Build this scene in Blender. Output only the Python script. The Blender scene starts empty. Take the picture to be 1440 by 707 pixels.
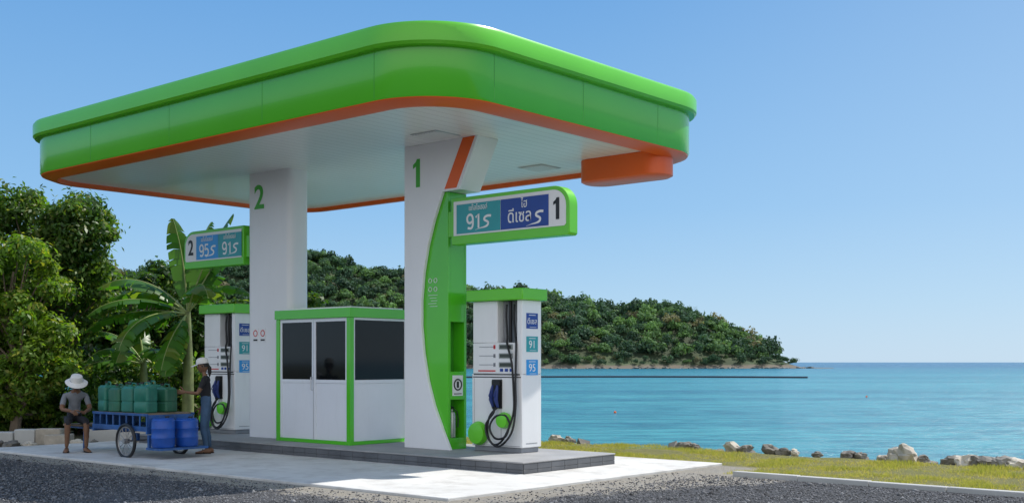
import bpy, math, random
import numpy as np
import bmesh
from mathutils import Vector, Matrix, noise
rnd = random.Random(7)
rng = np.random.default_rng(11)
scene = bpy.context.scene
COL = scene.collection

# ---------------------------------------------------------------- frames
# world x = across the pump island, y = along it. Surroundings are surveyed from a
# station at (-12.38,-10.45) with its own east/north axes: R() converts to world.
CX, CY, CH = -12.38, -10.45, 1.6
def R(X, Y, z=0.0):
    return Vector((CX + .652*X + .758*Y, CY - .758*X + .652*Y, z))
def Rn(P):
    P = np.asarray(P, float)
    o = np.empty_like(P)
    o[:, 0] = CX + .652*P[:, 0] + .758*P[:, 1]
    o[:, 1] = CY - .758*P[:, 0] + .652*P[:, 1]
    o[:, 2] = P[:, 2]
    return o

# ---------------------------------------------------------------- materials
def nn(nt, t, **kw):
    n = nt.nodes.new(t)
    for k, v in kw.items():
        setattr(n, k, v)
    return n
def mat(name, col, rough=.5, var=.08, scale=3.0, bump=0.0, bscale=60.0, metal=0.0, spec=.5, coat=0.0, grime=0.0):
    m = bpy.data.materials.new(name); m.use_nodes = True
    nt = m.node_tree; b = nt.nodes['Principled BSDF']; L = nt.links
    tc = nn(nt, 'ShaderNodeTexCoord')
    no = nn(nt, 'ShaderNodeTexNoise'); no.inputs['Scale'].default_value = scale; no.inputs['Detail'].default_value = 6
    L.new(tc.outputs['Object'], no.inputs['Vector'])
    mr = nn(nt, 'ShaderNodeMapRange'); mr.inputs[1].default_value = .3; mr.inputs[2].default_value = .7
    L.new(no.outputs['Fac'], mr.inputs[0])
    mx = nn(nt, 'ShaderNodeMix', data_type='RGBA')
    mx.inputs[6].default_value = [c*(1-var) for c in col[:3]] + [1]
    mx.inputs[7].default_value = [min(1, c*(1+var)) for c in col[:3]] + [1]
    L.new(mr.outputs[0], mx.inputs[0])
    out = mx.outputs[2]
    if grime > 0:
        n2 = nn(nt, 'ShaderNodeTexNoise'); n2.inputs['Scale'].default_value = scale*4; n2.inputs['Detail'].default_value = 8; n2.inputs['Roughness'].default_value = .7
        mp = nn(nt, 'ShaderNodeMapping'); mp.inputs['Scale'].default_value = (1, 1, .18)
        L.new(tc.outputs['Object'], mp.inputs[0]); L.new(mp.outputs[0], n2.inputs['Vector'])
        r2 = nn(nt, 'ShaderNodeMapRange'); r2.inputs[1].default_value = .5; r2.inputs[2].default_value = .8; r2.inputs[4].default_value = grime
        L.new(n2.outputs['Fac'], r2.inputs[0])
        m2 = nn(nt, 'ShaderNodeMix', data_type='RGBA'); m2.inputs[7].default_value = (.22, .2, .16, 1)
        L.new(r2.outputs[0], m2.inputs[0]); L.new(out, m2.inputs[6]); out = m2.outputs[2]
    L.new(out, b.inputs['Base Color'])
    b.inputs['Roughness'].default_value = rough
    b.inputs['Metallic'].default_value = metal
    b.inputs['Specular IOR Level'].default_value = spec
    b.inputs['Coat Weight'].default_value = coat
    if bump > 0:
        n3 = nn(nt, 'ShaderNodeTexNoise'); n3.inputs['Scale'].default_value = bscale; n3.inputs['Detail'].default_value = 4
        L.new(tc.outputs['Object'], n3.inputs['Vector'])
        bp = nn(nt, 'ShaderNodeBump'); bp.inputs['Strength'].default_value = bump; bp.inputs['Distance'].default_value = .02
        L.new(n3.outputs['Fac'], bp.inputs['Height']); L.new(bp.outputs[0], b.inputs['Normal'])
    return m
def leafmat(name, trans=.35, rough=.5, spec=.35, tint=(1.6, 1.7, .5)):
    m = bpy.data.materials.new(name); m.use_nodes = True
    nt = m.node_tree; b = nt.nodes['Principled BSDF']; L = nt.links
    at = nn(nt, 'ShaderNodeAttribute', attribute_name='Col')
    L.new(at.outputs['Color'], b.inputs['Base Color'])
    b.inputs['Roughness'].default_value = rough; b.inputs['Specular IOR Level'].default_value = spec
    if trans > 0:
        t = nn(nt, 'ShaderNodeBsdfTranslucent')
        hs = nn(nt, 'ShaderNodeMix', data_type='RGBA', blend_type='MULTIPLY'); hs.inputs[0].default_value = 1
        hs.inputs[7].default_value = tuple(tint) + (1,)
        L.new(at.outputs['Color'], hs.inputs[6]); L.new(hs.outputs[2], t.inputs['Color'])
        ms = nn(nt, 'ShaderNodeMixShader'); ms.inputs[0].default_value = trans
        L.new(b.outputs[0], ms.inputs[1]); L.new(t.outputs[0], ms.inputs[2])
        L.new(ms.outputs[0], nt.nodes['Material Output'].inputs[0])
    return m

GREEN = mat('green_paint', (.085, .52, .018), .2, .05, .6, bump=.03, bscale=2.5, coat=.4, grime=.0)
GREEN2 = mat('green_paint_lip', (.13, .58, .02), .3, .05, .8, coat=.2)
ORANGE = mat('orange_paint', (.85, .13, .015), .35, .05, 1)
WHITE = mat('white_cladding', (.82, .82, .83), .35, .03, .8, bump=.02, bscale=1.5, grime=.05)
PUMPW = mat('white_enamel', (.82, .82, .82), .3, .02, 2, coat=.2, grime=.08)
DARKG = mat('green_recess', (.05, .33, .02), .5, .06, 3)
GLASS = mat('dark_glass', (.006, .007, .008), .06, .1, 2, spec=.3)
BLACK = mat('black_rubber', (.012, .012, .013), .45, .2, 8)
GREYP = mat('grey_plastic', (.25, .26, .28), .4, .08, 6)
ALU = mat('aluminium', (.6, .61, .63), .35, .04, 5, metal=.6)
CONC = mat('concrete', (.46, .455, .43), .85, .12, .9, bump=.35, bscale=70)
TILE = mat('grey_tile', (.10, .105, .115), .35, .25, 2.2, bump=.05)
GROUT = mat('grout', (.16, .16, .16), .8, .1, 10)
ITOP = mat('island_top_concrete', (.30, .30, .30), .7, .15, 1.5, bump=.2)
TEAL = mat('teal_sticker', (.03, .33, .36), .35, .05, 3)
BLUE = mat('blue_sticker', (.012, .055, .30), .35, .05, 3)
LBLUE = mat('light_blue_sticker', (.03, .30, .70), .35, .05, 3)
SWHITE = mat('sign_white', (.8, .8, .8), .4, .02, 3)
SBLACK = mat('sign_black', (.01, .01, .01), .4, .1, 3)
RED = mat('red_print', (.6, .03, .03), .4, .1, 3)
TGREEN = mat('number_green', (.05, .40, .03), .4, .05, 3)
STEEL = mat('dull_steel', (.35, .34, .33), .4, .2, 8, metal=.7)
ROCKM = mat('rock', (.19, .175, .15), .9, .45, 2.5, bump=.8, bscale=12)
ROCKL = mat('rock_pale', (.50, .45, .37), .9, .3, 2.5, bump=.8, bscale=12)

# ceiling: strip lining
def ceilmat():
    m = mat('ceiling_strips', (.86, .85, .83), .3, .03, .7)
    nt = m.node_tree; b = nt.nodes['Principled BSDF']; L = nt.links
    tc = nn(nt, 'ShaderNodeTexCoord'); sx = nn(nt, 'ShaderNodeSeparateXYZ'); L.new(tc.outputs['Object'], sx.inputs[0])
    md = nn(nt, 'ShaderNodeMath', operation='PINGPONG'); md.inputs[1].default_value = .10; L.new(sx.outputs['Y'], md.inputs[0])
    r = nn(nt, 'ShaderNodeMapRange'); r.inputs[1].default_value = 0; r.inputs[2].default_value = .012; L.new(md.outputs[0], r.inputs[0])
    bp = nn(nt, 'ShaderNodeBump'); bp.inputs['Strength'].default_value = .5; bp.inputs['Distance'].default_value = .01
    L.new(r.outputs[0], bp.inputs['Height']); L.new(bp.outputs[0], b.inputs['Normal'])
    src = b.inputs['Base Color'].links[0].from_socket
    mx = nn(nt, 'ShaderNodeMix', data_type='RGBA'); mx.inputs[6].default_value = (.58, .57, .55, 1)
    L.new(r.outputs[0], mx.inputs[0]); L.new(src, mx.inputs[7]); L.new(mx.outputs[2], b.inputs['Base Color'])
    return m
CEIL = ceilmat()

# ---------------------------------------------------------------- mesh builder
def empty(name, loc=(0, 0, 0)):
    e = bpy.data.objects.new(name, None); e.empty_display_size = .2; e.location = loc; COL.objects.link(e)
    return e
def par(o, p):
    if p is not None:
        o.parent = p
        o.matrix_parent_inverse = Matrix.Translation(-Vector(p.location))
class MB:
    def __init__(s): s.v = []; s.f = []; s.m = []
    def add(s, V, F, mi=0):
        k = len(s.v); s.v += [tuple(p) for p in V]
        for f in F: s.f.append([i+k for i in f]); s.m.append(mi)
    def box(s, x0, x1, y0, y1, z0, z1, mi=0):
        s.add([(x0,y0,z0),(x1,y0,z0),(x1,y1,z0),(x0,y1,z0),(x0,y0,z1),(x1,y0,z1),(x1,y1,z1),(x0,y1,z1)],
              [(0,3,2,1),(4,5,6,7),(0,1,5,4),(1,2,6,5),(2,3,7,6),(3,0,4,7)], mi)
    def prismx(s, poly, x0, x1, mi=0):
        n = len(poly)
        V = [(x0, a, b) for a, b in poly] + [(x1, a, b) for a, b in poly]
        F = [list(range(n)), list(range(2*n-1, n-1, -1))] + [(i, (i+1) % n, n+(i+1) % n, n+i) for i in range(n)]
        s.add(V, F, mi)
    def loft(s, rings, mi=0, cap0=True, cap1=True):
        n = len(rings[0]); V = [p for r in rings for p in r]; F = []
        for j in range(len(rings)-1):
            for i in range(n):
                F.append((j*n+i, j*n+(i+1) % n, (j+1)*n+(i+1) % n, (j+1)*n+i))
        if cap0: F.append(list(range(n))[::-1])
        if cap1: F.append([(len(rings)-1)*n+i for i in range(n)])
        s.add(V, F, mi)
    def tube(s, pts, rads, mi=0, n=8, caps=True):
        pts = [Vector(p) for p in pts]
        if not hasattr(rads, '__len__'): rads = [rads]*len(pts)
        rings = []; up = None
        for i, p in enumerate(pts):
            d = (pts[min(i+1, len(pts)-1)] - pts[max(i-1, 0)]).normalized()
            if up is None:
                up = d.orthogonal().normalized()
            a = (up - d*up.dot(d))
            a = a.normalized() if a.length > 1e-4 else d.orthogonal().normalized()
            up = a; b = d.cross(a)
            rings.append([p + (a*math.cos(2*math.pi*k/n) + b*math.sin(2*math.pi*k/n))*rads[i] for k in range(n)])
        s.loft(rings, mi, caps, caps)
    def disc(s, c, axis, r, h, mi=0, n=24):
        c = Vector(c); a = Vector(axis).normalized()*h/2
        s.tube([c-a, c+a], [r, r], mi, n)
    def torus(s, c, axis, R0, r, mi=0, n=28, k=8):
        c = Vector(c); a = Vector(axis).normalized(); u = a.orthogonal().normalized(); w = a.cross(u)
        V = []; F = []
        for i in range(n):
            t = 2*math.pi*i/n; d = u*math.cos(t)+w*math.sin(t)
            for j in range(k):
                q = 2*math.pi*j/k; V.append(c + d*(R0+r*math.cos(q)) + a*r*math.sin(q))
        for i in range(n):
            for j in range(k):
                F.append((i*k+j, ((i+1) % n)*k+j, ((i+1) % n)*k+(j+1) % k, i*k+(j+1) % k))
        s.add(V, F, mi)
    def lathe(s, prof, origin=(0,0,0), mi=0, n=24):
        o = Vector(origin)
        rings = [[o+Vector((r*math.cos(2*math.pi*i/n), r*math.sin(2*math.pi*i/n), z)) for i in range(n)] for r, z in prof]
        s.loft(rings, mi)
    def obj(s, name, mats, parent=None, bevel=0, sharp=35, mw=None):
        me = bpy.data.meshes.new(name); me.from_pydata(s.v, [], s.f)
        for m in (mats if isinstance(mats, (list, tuple)) else [mats]): me.materials.append(m)
        me.polygons.foreach_set('material_index', s.m)
        bm = bmesh.new(); bm.from_mesh(me)
        bmesh.ops.recalc_face_normals(bm, faces=bm.faces)
        for f in bm.faces: f.smooth = True
        for e in bm.edges:
            if len(e.link_faces) != 2 or e.calc_face_angle(0) > math.radians(sharp): e.smooth = False
        bm.to_mesh(me); bm.free()
        if mw is not None: me.transform(mw)
        o = bpy.data.objects.new(name, me); COL.objects.link(o); par(o, parent)
        if bevel > 0:
            b = o.modifiers.new('bevel', 'BEVEL'); b.width = bevel; b.segments = 2; b.limit_method = 'ANGLE'; b.angle_limit = math.radians(40)
            b.harden_normals = False
        return o
def rrect(x0, x1, y0, y1, r, z, n=14):
    pts = []
    for cx, cy, a0 in ((x1-r, y0+r, -90), (x1-r, y1-r, 0), (x0+r, y1-r, 90), (x0+r, y0+r, 180)):
        for i in range(n+1):
            a = math.radians(a0+90*i/n); pts.append((cx+r*math.cos(a), cy+r*math.sin(a), z))
    return pts
def text(body, size, loc, facing, m, parent, name, sx=1.0, shear=0, bold=0.0):
    cu = bpy.data.curves.new(name, 'FONT'); cu.body = body; cu.size = size; cu.align_x = 'CENTER'; cu.align_y = 'CENTER'
    cu.extrude = .002; cu.shear = shear; cu.space_character = 1.0 + bold*2
    cu.offset = size*bold
    o = bpy.data.objects.new(name, cu); COL.objects.link(o)
    bpy.context.view_layer.update()
    me = bpy.data.meshes.new_from_object(o)
    bpy.data.objects.remove(o)
    rot = {'-x': Matrix(((0,0,-1),(-1,0,0),(0,1,0))).to_4x4(), '-y': Matrix(((1,0,0),(0,0,-1),(0,1,0))).to_4x4()}[facing]
    me.transform(Matrix.Translation(Vector(loc)) @ rot @ Matrix.Diagonal((sx, 1, 1, 1)))
    me.materials.clear(); me.materials.append(m)
    o = bpy.data.objects.new(name, me); COL.objects.link(o); par(o, parent)
    return o
def digit_one(h, loc, m, parent, name):
    # bold "1" on a face looking towards -x
    x, y, z = loc; w = h*.20
    P = [(y-w*.5-w*.0, z-h/2), (y-w*.5, z+h/2), (y+w*.28, z+h/2), (y+w*.55, z+h*.40), (y+w*1.25, z+h*.31), (y+w*1.25, z+h*.17), (y+w*.5, z+h*.24), (y+w*.5, z-h/2)]
    b = MB(); b.prismx(P, x-.002, x+.001); return b.obj(name, [m], parent)
def stroke_digits(s, h, x, yc, zc, m, parent, name, wd=.17):
    # bold rounded strokes for 9 / 1 / 5 / S, on a face looking towards -x (reads right = -y)
    G = {'1': [[(.12,.75),(.38,1),(.38,0)]],
         '9': [[(.08,.06),(.40,.02),(.56,.20),(.58,.62),(.50,.90),(.30,1.0),(.08,.88),(.03,.66),(.12,.46),(.32,.40),(.55,.52)]],
         '5': [[(.56,1),(.14,1),(.09,.56),(.34,.63),(.56,.50),(.58,.20),(.40,.02),(.06,.06)]],
         's': [[(.95,.78),(.62,.80),(.35,.70),(.32,.54),(.55,.42),(.68,.30),(.58,.12),(.30,.03),(-.1,-.02),(-.55,-.12)]]}
    b = MB(); tw = sum({'1': .62, 's': .95}.get(c, .74) for c in s)*h; cur = -tw/2
    for c in s:
        for st in G[c]:
            # catmull-rom the stroke
            P = [Vector((x, yc-(cur+px*h), zc-h/2+py*h)) for px, py in st]; Q = []
            if c == '1' : Q = P
            else:
                for i in range(len(P)-1):
                    p0, p1, p2, p3 = P[max(i-1,0)], P[i], P[i+1], P[min(i+2,len(P)-1)]
                    if c == '5' and i < 2: Q.append(p1); continue
                    for t in (0,.25,.5,.75):
                        Q.append(.5*((2*p1)+(p2-p0)*t+(2*p0-5*p1+4*p2-p3)*t*t+(3*p1-p0-3*p2+p3)*t**3))
                Q.append(P[-1])
            hw = h*wd*.5; Lft = []; Rgt = []
            for i, q in enumerate(Q):
                a = Q[max(i-1,0)]; d = Q[min(i+1,len(Q)-1)]; T = (d-a).normalized(); N = Vector((0, -T.z, T.y))
                k = hw*(1 if c != 's' else max(.15, min(1, (len(Q)-1-i)/12)))
                Lft.append(q+N*k); Rgt.append(q-N*k)
            V = []; F = []
            for l, r_ in zip(Lft, Rgt): V += [l, r_]
            for i in range(len(Q)-1): F.append((2*i, 2*i+1, 2*i+3, 2*i+2))
            b.add(V, F)
        cur += {'1': .62, 's': .95}.get(c, .74)*h
    return b.obj(name, [m], parent)
def bulk(name, V, F, mats, col=None, parent=None, smooth=False, fm=None):
    V = np.ascontiguousarray(V, dtype=np.float32); F = np.ascontiguousarray(F, dtype=np.int32)
    me = bpy.data.meshes.new(name); k = F.shape[1]
    me.vertices.add(len(V)); me.vertices.foreach_set('co', V.ravel())
    me.loops.add(F.size); me.loops.foreach_set('vertex_index', F.ravel())
    me.polygons.add(len(F)); me.polygons.foreach_set('loop_start', np.arange(0, F.size, k, dtype=np.int32))
    me.polygons.foreach_set('loop_total', np.full(len(F), k, dtype=np.int32))
    if smooth: me.polygons.foreach_set('use_smooth', np.ones(len(F), dtype=bool))
    me.update(calc_edges=True)
    for m in (mats if isinstance(mats, (list, tuple)) else [mats]): me.materials.append(m)
    if col is not None:
        ca = me.color_attributes.new('Col', 'FLOAT_COLOR', 'POINT')
        c4 = np.ones((len(V), 4), np.float32); c4[:, :3] = col
        ca.data.foreach_set('color', c4.ravel())
    o = bpy.data.objects.new(name, me); COL.objects.link(o); par(o, parent)
    return o

# ================================================================ CANOPY
X0, X1, Y0, Y1, RR = -1.75, 5.17, 0.0, 11.2, 1.15
can = empty('gas_station_canopy', (1.2, 5, 0))
def ring(d, z): return rrect(X0+d, X1-d, Y0+d, Y1-d, RR-d if d < .9 else .3, z)
b = MB()
b.loft([ring(.02, 5.13), ring(0, 5.16), ring(0, 5.80)], 0, False, False)
b.obj('fascia', [GREEN], can)
b = MB()
b.loft([ring(0.01, 5.79), ring(-.09, 5.80), ring(-.125, 5.84), ring(-.125, 6.05), ring(-.09, 6.10), ring(.06, 6.11), ring(.12, 6.02), ring(.5, 6.0)], 0, False, True)
b.obj('roof_lip', [GREEN2], can)
b = MB()
b.loft([ring(.02, 5.13), ring(.03, 5.115), ring(.22, 5.05), ring(.30, 5.05), ring(.31, 5.14)], 0, False, False)
b.obj('orange_trim', [ORANGE], can)
b = MB(); b.loft([ring(.30, 5.135), ring(.30, 5.2)], 0); b.obj('ceiling', [CEIL], can)
b = MB()
for (cx, cy) in ((.5, 2.2), (3.9, 2.9)):
    b.box(cx-.28, cx+.28, cy-.28, cy+.28, 5.124, 5.133, 0)
    for i in range(9):
        yy = cy-.24+i*.06
        b.box(cx-.25, cx+.25, yy-.018, yy+.018, 5.112, 5.123, 1)
b.obj('ceiling_vents', [ALU, SWHITE], can)
# orange drip box at the far end
b = MB()
rg = lambda z, d: rrect(3.75+d, 4.45-d, .25+d, 1.98-d, .3-d*.5, z)
b.loft([rg(4.73, .05), rg(4.76, .0), rg(5.132, 0)], 0)
b.obj('orange_drain_box', [ORANGE], can)
# fascia seams
b = MB()
for yy in (1.15, 3.6, 6.05, 8.5): b.box(X0-.002, X0+.01, yy-.004, yy+.004, 5.16, 5.79, 0)
for xx in (-.6, 1.4, 3.4): b.box(xx-.004, xx+.004, Y0-.002, Y0+.01, 5.16, 5.79, 0)
b.obj('fascia_seams', [DARKG], can)

# ---------------- column 1
IT = .20
b = MB()
curve = [(2.30,IT),(2.46,.5),(2.66,.9),(2.80,1.3),(2.90,1.75),(2.95,2.2),(2.95,2.6),(2.90,3.05),(2.80,3.5),(2.66,3.9),(2.47,4.326)]
b.prismx([(3.34,IT)] + curve + [(2.10,4.33),(1.70,5.134),(3.34,5.134)], .93, .99, 0)
b.prismx([(3.338,4.33),(3.338,5.134),(1.702,5.134),(2.102,4.33)], .991, 1.42, 0)
b.box(.992, 1.42, 2.97, 3.338, IT, 4.326, 0)
b.obj('column_cladding', [WHITE], can, bevel=.006)
b = MB()
b.prismx([(2.02,5.13),(1.76,5.13),(2.16,4.36),(2.42,4.36)], .926, .9295, 0)
b.obj('column_orange_stripe', [ORANGE], can)
b = MB()
b.box(.993, 1.05, 2.40, 2.965, IT, 4.326); b.box(1.37, 1.421, 2.40, 2.965, IT, 4.326)
b.box(1.051, 1.369, 2.66, 2.965, IT, 4.326)
b.box(1.051, 1.369, 2.402, 2.659, 2.25, 4.325); b.box(1.051, 1.369, 2.402, 2.659, 1.0, 1.45); b.box(1.051, 1.369, 2.402, 2.659, IT, .38)
b.obj('column_green_box', [GREEN], can, bevel=.004)
b = MB(); b.box(1.052, 1.368, 2.64, 2.657, .39, .99); b.box(1.052, 1.368, 2.64, 2.657, 1.46, 2.24); b.obj('column_niche_back', [DARKG], can)
b = MB(); b.box(1.09, 1.33, 2.394, 2.4015, 1.06, 1.39, 0); b.torus((1.21, 2.392, 1.24), (0,1,0), .085, .012, 1); b.box(1.185, 1.235, 2.390, 2.394, 1.19, 1.29, 1)
b.box(1.12, 1.30, 2.391, 2.394, 1.085, 1.10, 1)
b.obj('safety_sticker', [SWHITE, SBLACK], can)
digit_one(.46, (.928, 3.02, 4.68), TGREEN, can, 'column_number')
b = MB()
for k, (yy, zz) in enumerate(((2.80,2.92),(2.68,2.92),(2.80,2.78),(2.68,2.78))):
    b.torus((.988, yy, zz), (1,0,0), .035, .005, 0, 16, 5)
for i in range(5): b.box(.987, .9925, 2.64+.02*(i%2), 2.84-.03*(i%3), 2.68-i*.045, 2.686-i*.045, 0)
b.obj('column_pictograms', [SWHITE], can)
# ---------------- column 2
b = MB(); b.loft([rrect(.95, 1.42, 6.35, 7.64, .13, z, 6) for z in (IT, 5.134)]); b.obj('column_cladding', [WHITE], can)
text('2', .62, (.944, 7.25, 4.66), '-x', TGREEN, can, 'column_number', bold=.018)
b = MB()
for yy in (7.36, 7.14):
    b.box(.943, .9495, yy-.085, yy+.085, 1.97, 2.24, 0); b.torus((.942, yy, 2.14), (1,0,0), .055, .009, 1, 18, 5); b.box(.940, .9425, yy-.06, yy+.06, 2.0, 2.03, 2)
b.obj('no_smoking_stickers', [SWHITE, RED, SBLACK], can)

# ---------------- fire extinguisher
fe = empty('fire_extinguisher', (1.21, 2.52, .38))
b = MB(); b.lathe([(.0,.382),(.062,.384),(.065,.40),(.065,.74),(.05,.79),(.022,.81),(.02,.84)], (1.21, 2.53, 0), 0, 20)
b.obj('cylinder', [mat('extinguisher_body', (.42,.44,.42), .25, .1, 5, metal=.5)], fe)
b = MB(); b.tube([(1.21,2.53,.84),(1.21,2.53,.87)], .015); b.tube([(1.16,2.53,.89),(1.26,2.53,.87)], .01)
b.tube([(1.23,2.52,.86),(1.29,2.49,.80),(1.30,2.47,.68),(1.28,2.46,.55)], .009)
b.obj('valve_and_hose', [BLACK], fe)

# ---------------- price signs
def price_sign(ya, yb, roundlow, items, num, numy):
    e = empty('fuel_price_sign', (1.03, (ya+yb)/2, 3.85))
    def outline(y0, y1, z0, z1, r):
        P = []
        if roundlow:   # rounded at y0 top
            P = [(y1, z0), (y1, z1)] + [(y0+r-r*math.sin(t), z1-r+r*math.cos(t)) for t in [math.pi/2*i/10 for i in range(11)]] + [(y0, z0+.03), (y0+.03, z0)]
        else:
            P = [(y0, z0), (y0, z1)] + [(y1-r+r*math.sin(t), z1-r+r*math.cos(t)) for t in [math.pi/2*i/10 for i in range(11)]] + [(y1, z0+.03), (y1-.03, z0)]
        return P
    b = MB(); b.prismx(outline(ya, yb, 3.46, 4.20, .30), .96, 1.16); b.obj('frame', [GREEN2], e, bevel=.01)
    b = MB(); b.prismx(outline(ya+.06, yb-.06, 3.60, 4.14, .24), .95, .9585); b.prismx(outline(ya+.06, yb-.06, 3.60, 4.14, .24), 1.1615, 1.17); b.obj('face', [SWHITE], e)
    for (p, q, m, t1, t2) in items:
        b = MB(); b.box(.944, .949, p, q, 3.625, 4.085); b.obj('panel', [m], e)
        c = (p+q)/2; hw = (q-p)
        dig = t2[0].isdigit()
        text(t1, .115 if dig else .18, (.941, c, 4.01 if dig else 3.985), '-x', SWHITE, e, 'lettering', .8)
        if dig:
            stroke_digits(t2+'s', .22, .942, c-.02, 3.80, SWHITE, e, 'lettering')
        else:
            text(t2, .27, (.941, c+.09, 3.80), '-x', SWHITE, e, 'lettering', .88, 0, .004)
            stroke_digits('s', .22, .942, c-.27, 3.78, SWHITE, e, 'lettering')
    if num == '1': digit_one(.32, (.946, numy, 3.86), SBLACK, e, 'bay_number')
    else: text(num, .42, (.945, numy, 3.86), '-x', SBLACK, e, 'bay_number', .85, 0, .018)
    b = MB(); b.box(1.0, 1.12, (yb-.001 if roundlow else ya-.12), (yb+.1 if roundlow else ya+.001), 3.6, 4.0); b.obj('bracket', [GREEN2], e)
price_sign(-.08, 2.30, True, [(1.25, 2.17, TEAL, 'แก๊สโซฮอล์', '91'), (.30, 1.24, BLUE, 'ไฮ', 'ดีเซล')], '1', .13)
price_sign(7.75, 9.72, False, [(8.55, 9.28, LBLUE, 'แก๊สโซฮอล์', '95'), (7.80, 8.54, TEAL, 'แก๊สโซฮอล์', '91')], '2', 9.47)

# ================================================================ PUMP ISLAND
isl = empty('pump_island', (1.05, 5, 0))
b = MB(); b.box(.012, 2.188, .012, 9.788, .0, .175); b.obj('core', [GROUT], isl)
b = MB(); b.box(-.01, 2.21, -.01, 9.81, .176, IT); b.obj('top_slab', [ITOP], isl, bevel=.008)
b = MB()
for r in range(2):
    z0, z1 = .008+r*.085, .008+r*.085+.079
    for i in range(33):
        y0 = i*.297; b.box(-.004, .011, y0+.003, y0+.294, z0, z1, 0)
        b.box(2.189, 2.204, y0+.003, y0+.294, z0, z1, 0)
    for i in range(7):
        x0 = .015+i*.311; b.box(x0+.003, x0+.308, -.004, .011, z0, z1, 0)
b.obj('face_tiles', [TILE], isl, bevel=.002)

# ================================================================ KIOSK
kio = empty('attendant_kiosk', (1.3, 5.3, IT))
ka, kb, k0, k1, KT = .60, 2.02, 4.31, 6.30, 2.52
b = MB()
for x, y in ((ka, k0), (ka, k1-.09), (kb-.09, k0), (kb-.09, k1-.09)): b.box(x, x+.09, y, y+.09, IT, KT-.16)
b.box(ka-.02, kb+.02, k0-.02, k1+.02, KT-.159, KT)
b.box(ka+.001, ka+.085, k0+.091, k1-.091, IT, IT+.06); b.box(ka+.091, kb-.091, k0+.001, k0+.085, IT, IT+.06)
b.obj('green_frame', [GREEN], kio, bevel=.004)
b = MB(); zt = KT-.161
# left (lane) face: door + fixed panel
dm = 5.28   # division
def wallx(y0, y1, zs):
    b.box(ka+.02, ka+.05, y0, y0+.05, IT+.061, zt); b.box(ka+.02, ka+.05, y1-.05, y1, IT+.061, zt)
    b.box(ka+.02, ka+.05, y0+.051, y1-.051, zt-.06, zt); b.box(ka+.02, ka+.05, y0+.051, y1-.051, zs-.03, zs+.03)
    b.box(ka+.032, ka+.045, y0+.051, y1-.051, IT+.061, zs-.031)
wallx(dm+.002, k1-.092, 1.27); wallx(k0+.092, dm-.002, 1.27)
b.box(ka+.091, kb-.091, k0+.02, k0+.05, 1.24, 1.30); b.box(ka+.091, kb-.091, k0+.032, k0+.045, IT+.061, 1.239)
b.box(ka+.091, ka+.13, k0+.02, k0+.05, 1.301, zt); b.box(kb-.13, kb-.091, k0+.02, k0+.05, 1.301, zt); b.box(ka+.131, kb-.131, k0+.02, k0+.05, zt-.04, zt)
b.box(kb-.06, kb-.03, k0+.091, k1-.091, IT, 1.25); b.box(ka+.091, kb-.091, k1-.06, k1-.03, IT, 1.25)
b.obj('white_panels', [mat('white_panel', (.76,.78,.82), .35, .03, 2, grime=.08)], kio, bevel=.003)
b = MB()
b.box(ka+.034, ka+.040, dm+.053, k1-.143, 1.301, zt-.061); b.box(ka+.034, ka+.040, k0+.143, dm-.053, 1.301, zt-.061)
b.box(ka+.132, kb-.132, k0+.034, k0+.040, 1.301, zt-.041)
b.box(kb-.05, kb-.044, k0+.091, k1-.091, 1.251, zt); b.box(ka+.091, kb-.091, k1-.05, k1-.044, 1.251, zt)
b.obj('windows', [GLASS], kio)
b = MB(); b.tube([(ka+.02, dm+.03, 1.12), (ka-.02, dm+.03, 1.12), (ka-.02, dm+.03, 1.34), (ka+.02, dm+.03, 1.34)], .01, 0, 8)
b.box(ka+.014, ka+.0195, dm-.006, dm+.006, IT+.061, zt, 0)
b.obj('door_handle', [ALU], kio)
b = MB(); b.box(ka+.1, kb-.1, k0+.1, k1-.1, KT+.001, KT+.03); b.obj('roof_sheet', [WHITE], kio)

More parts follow.
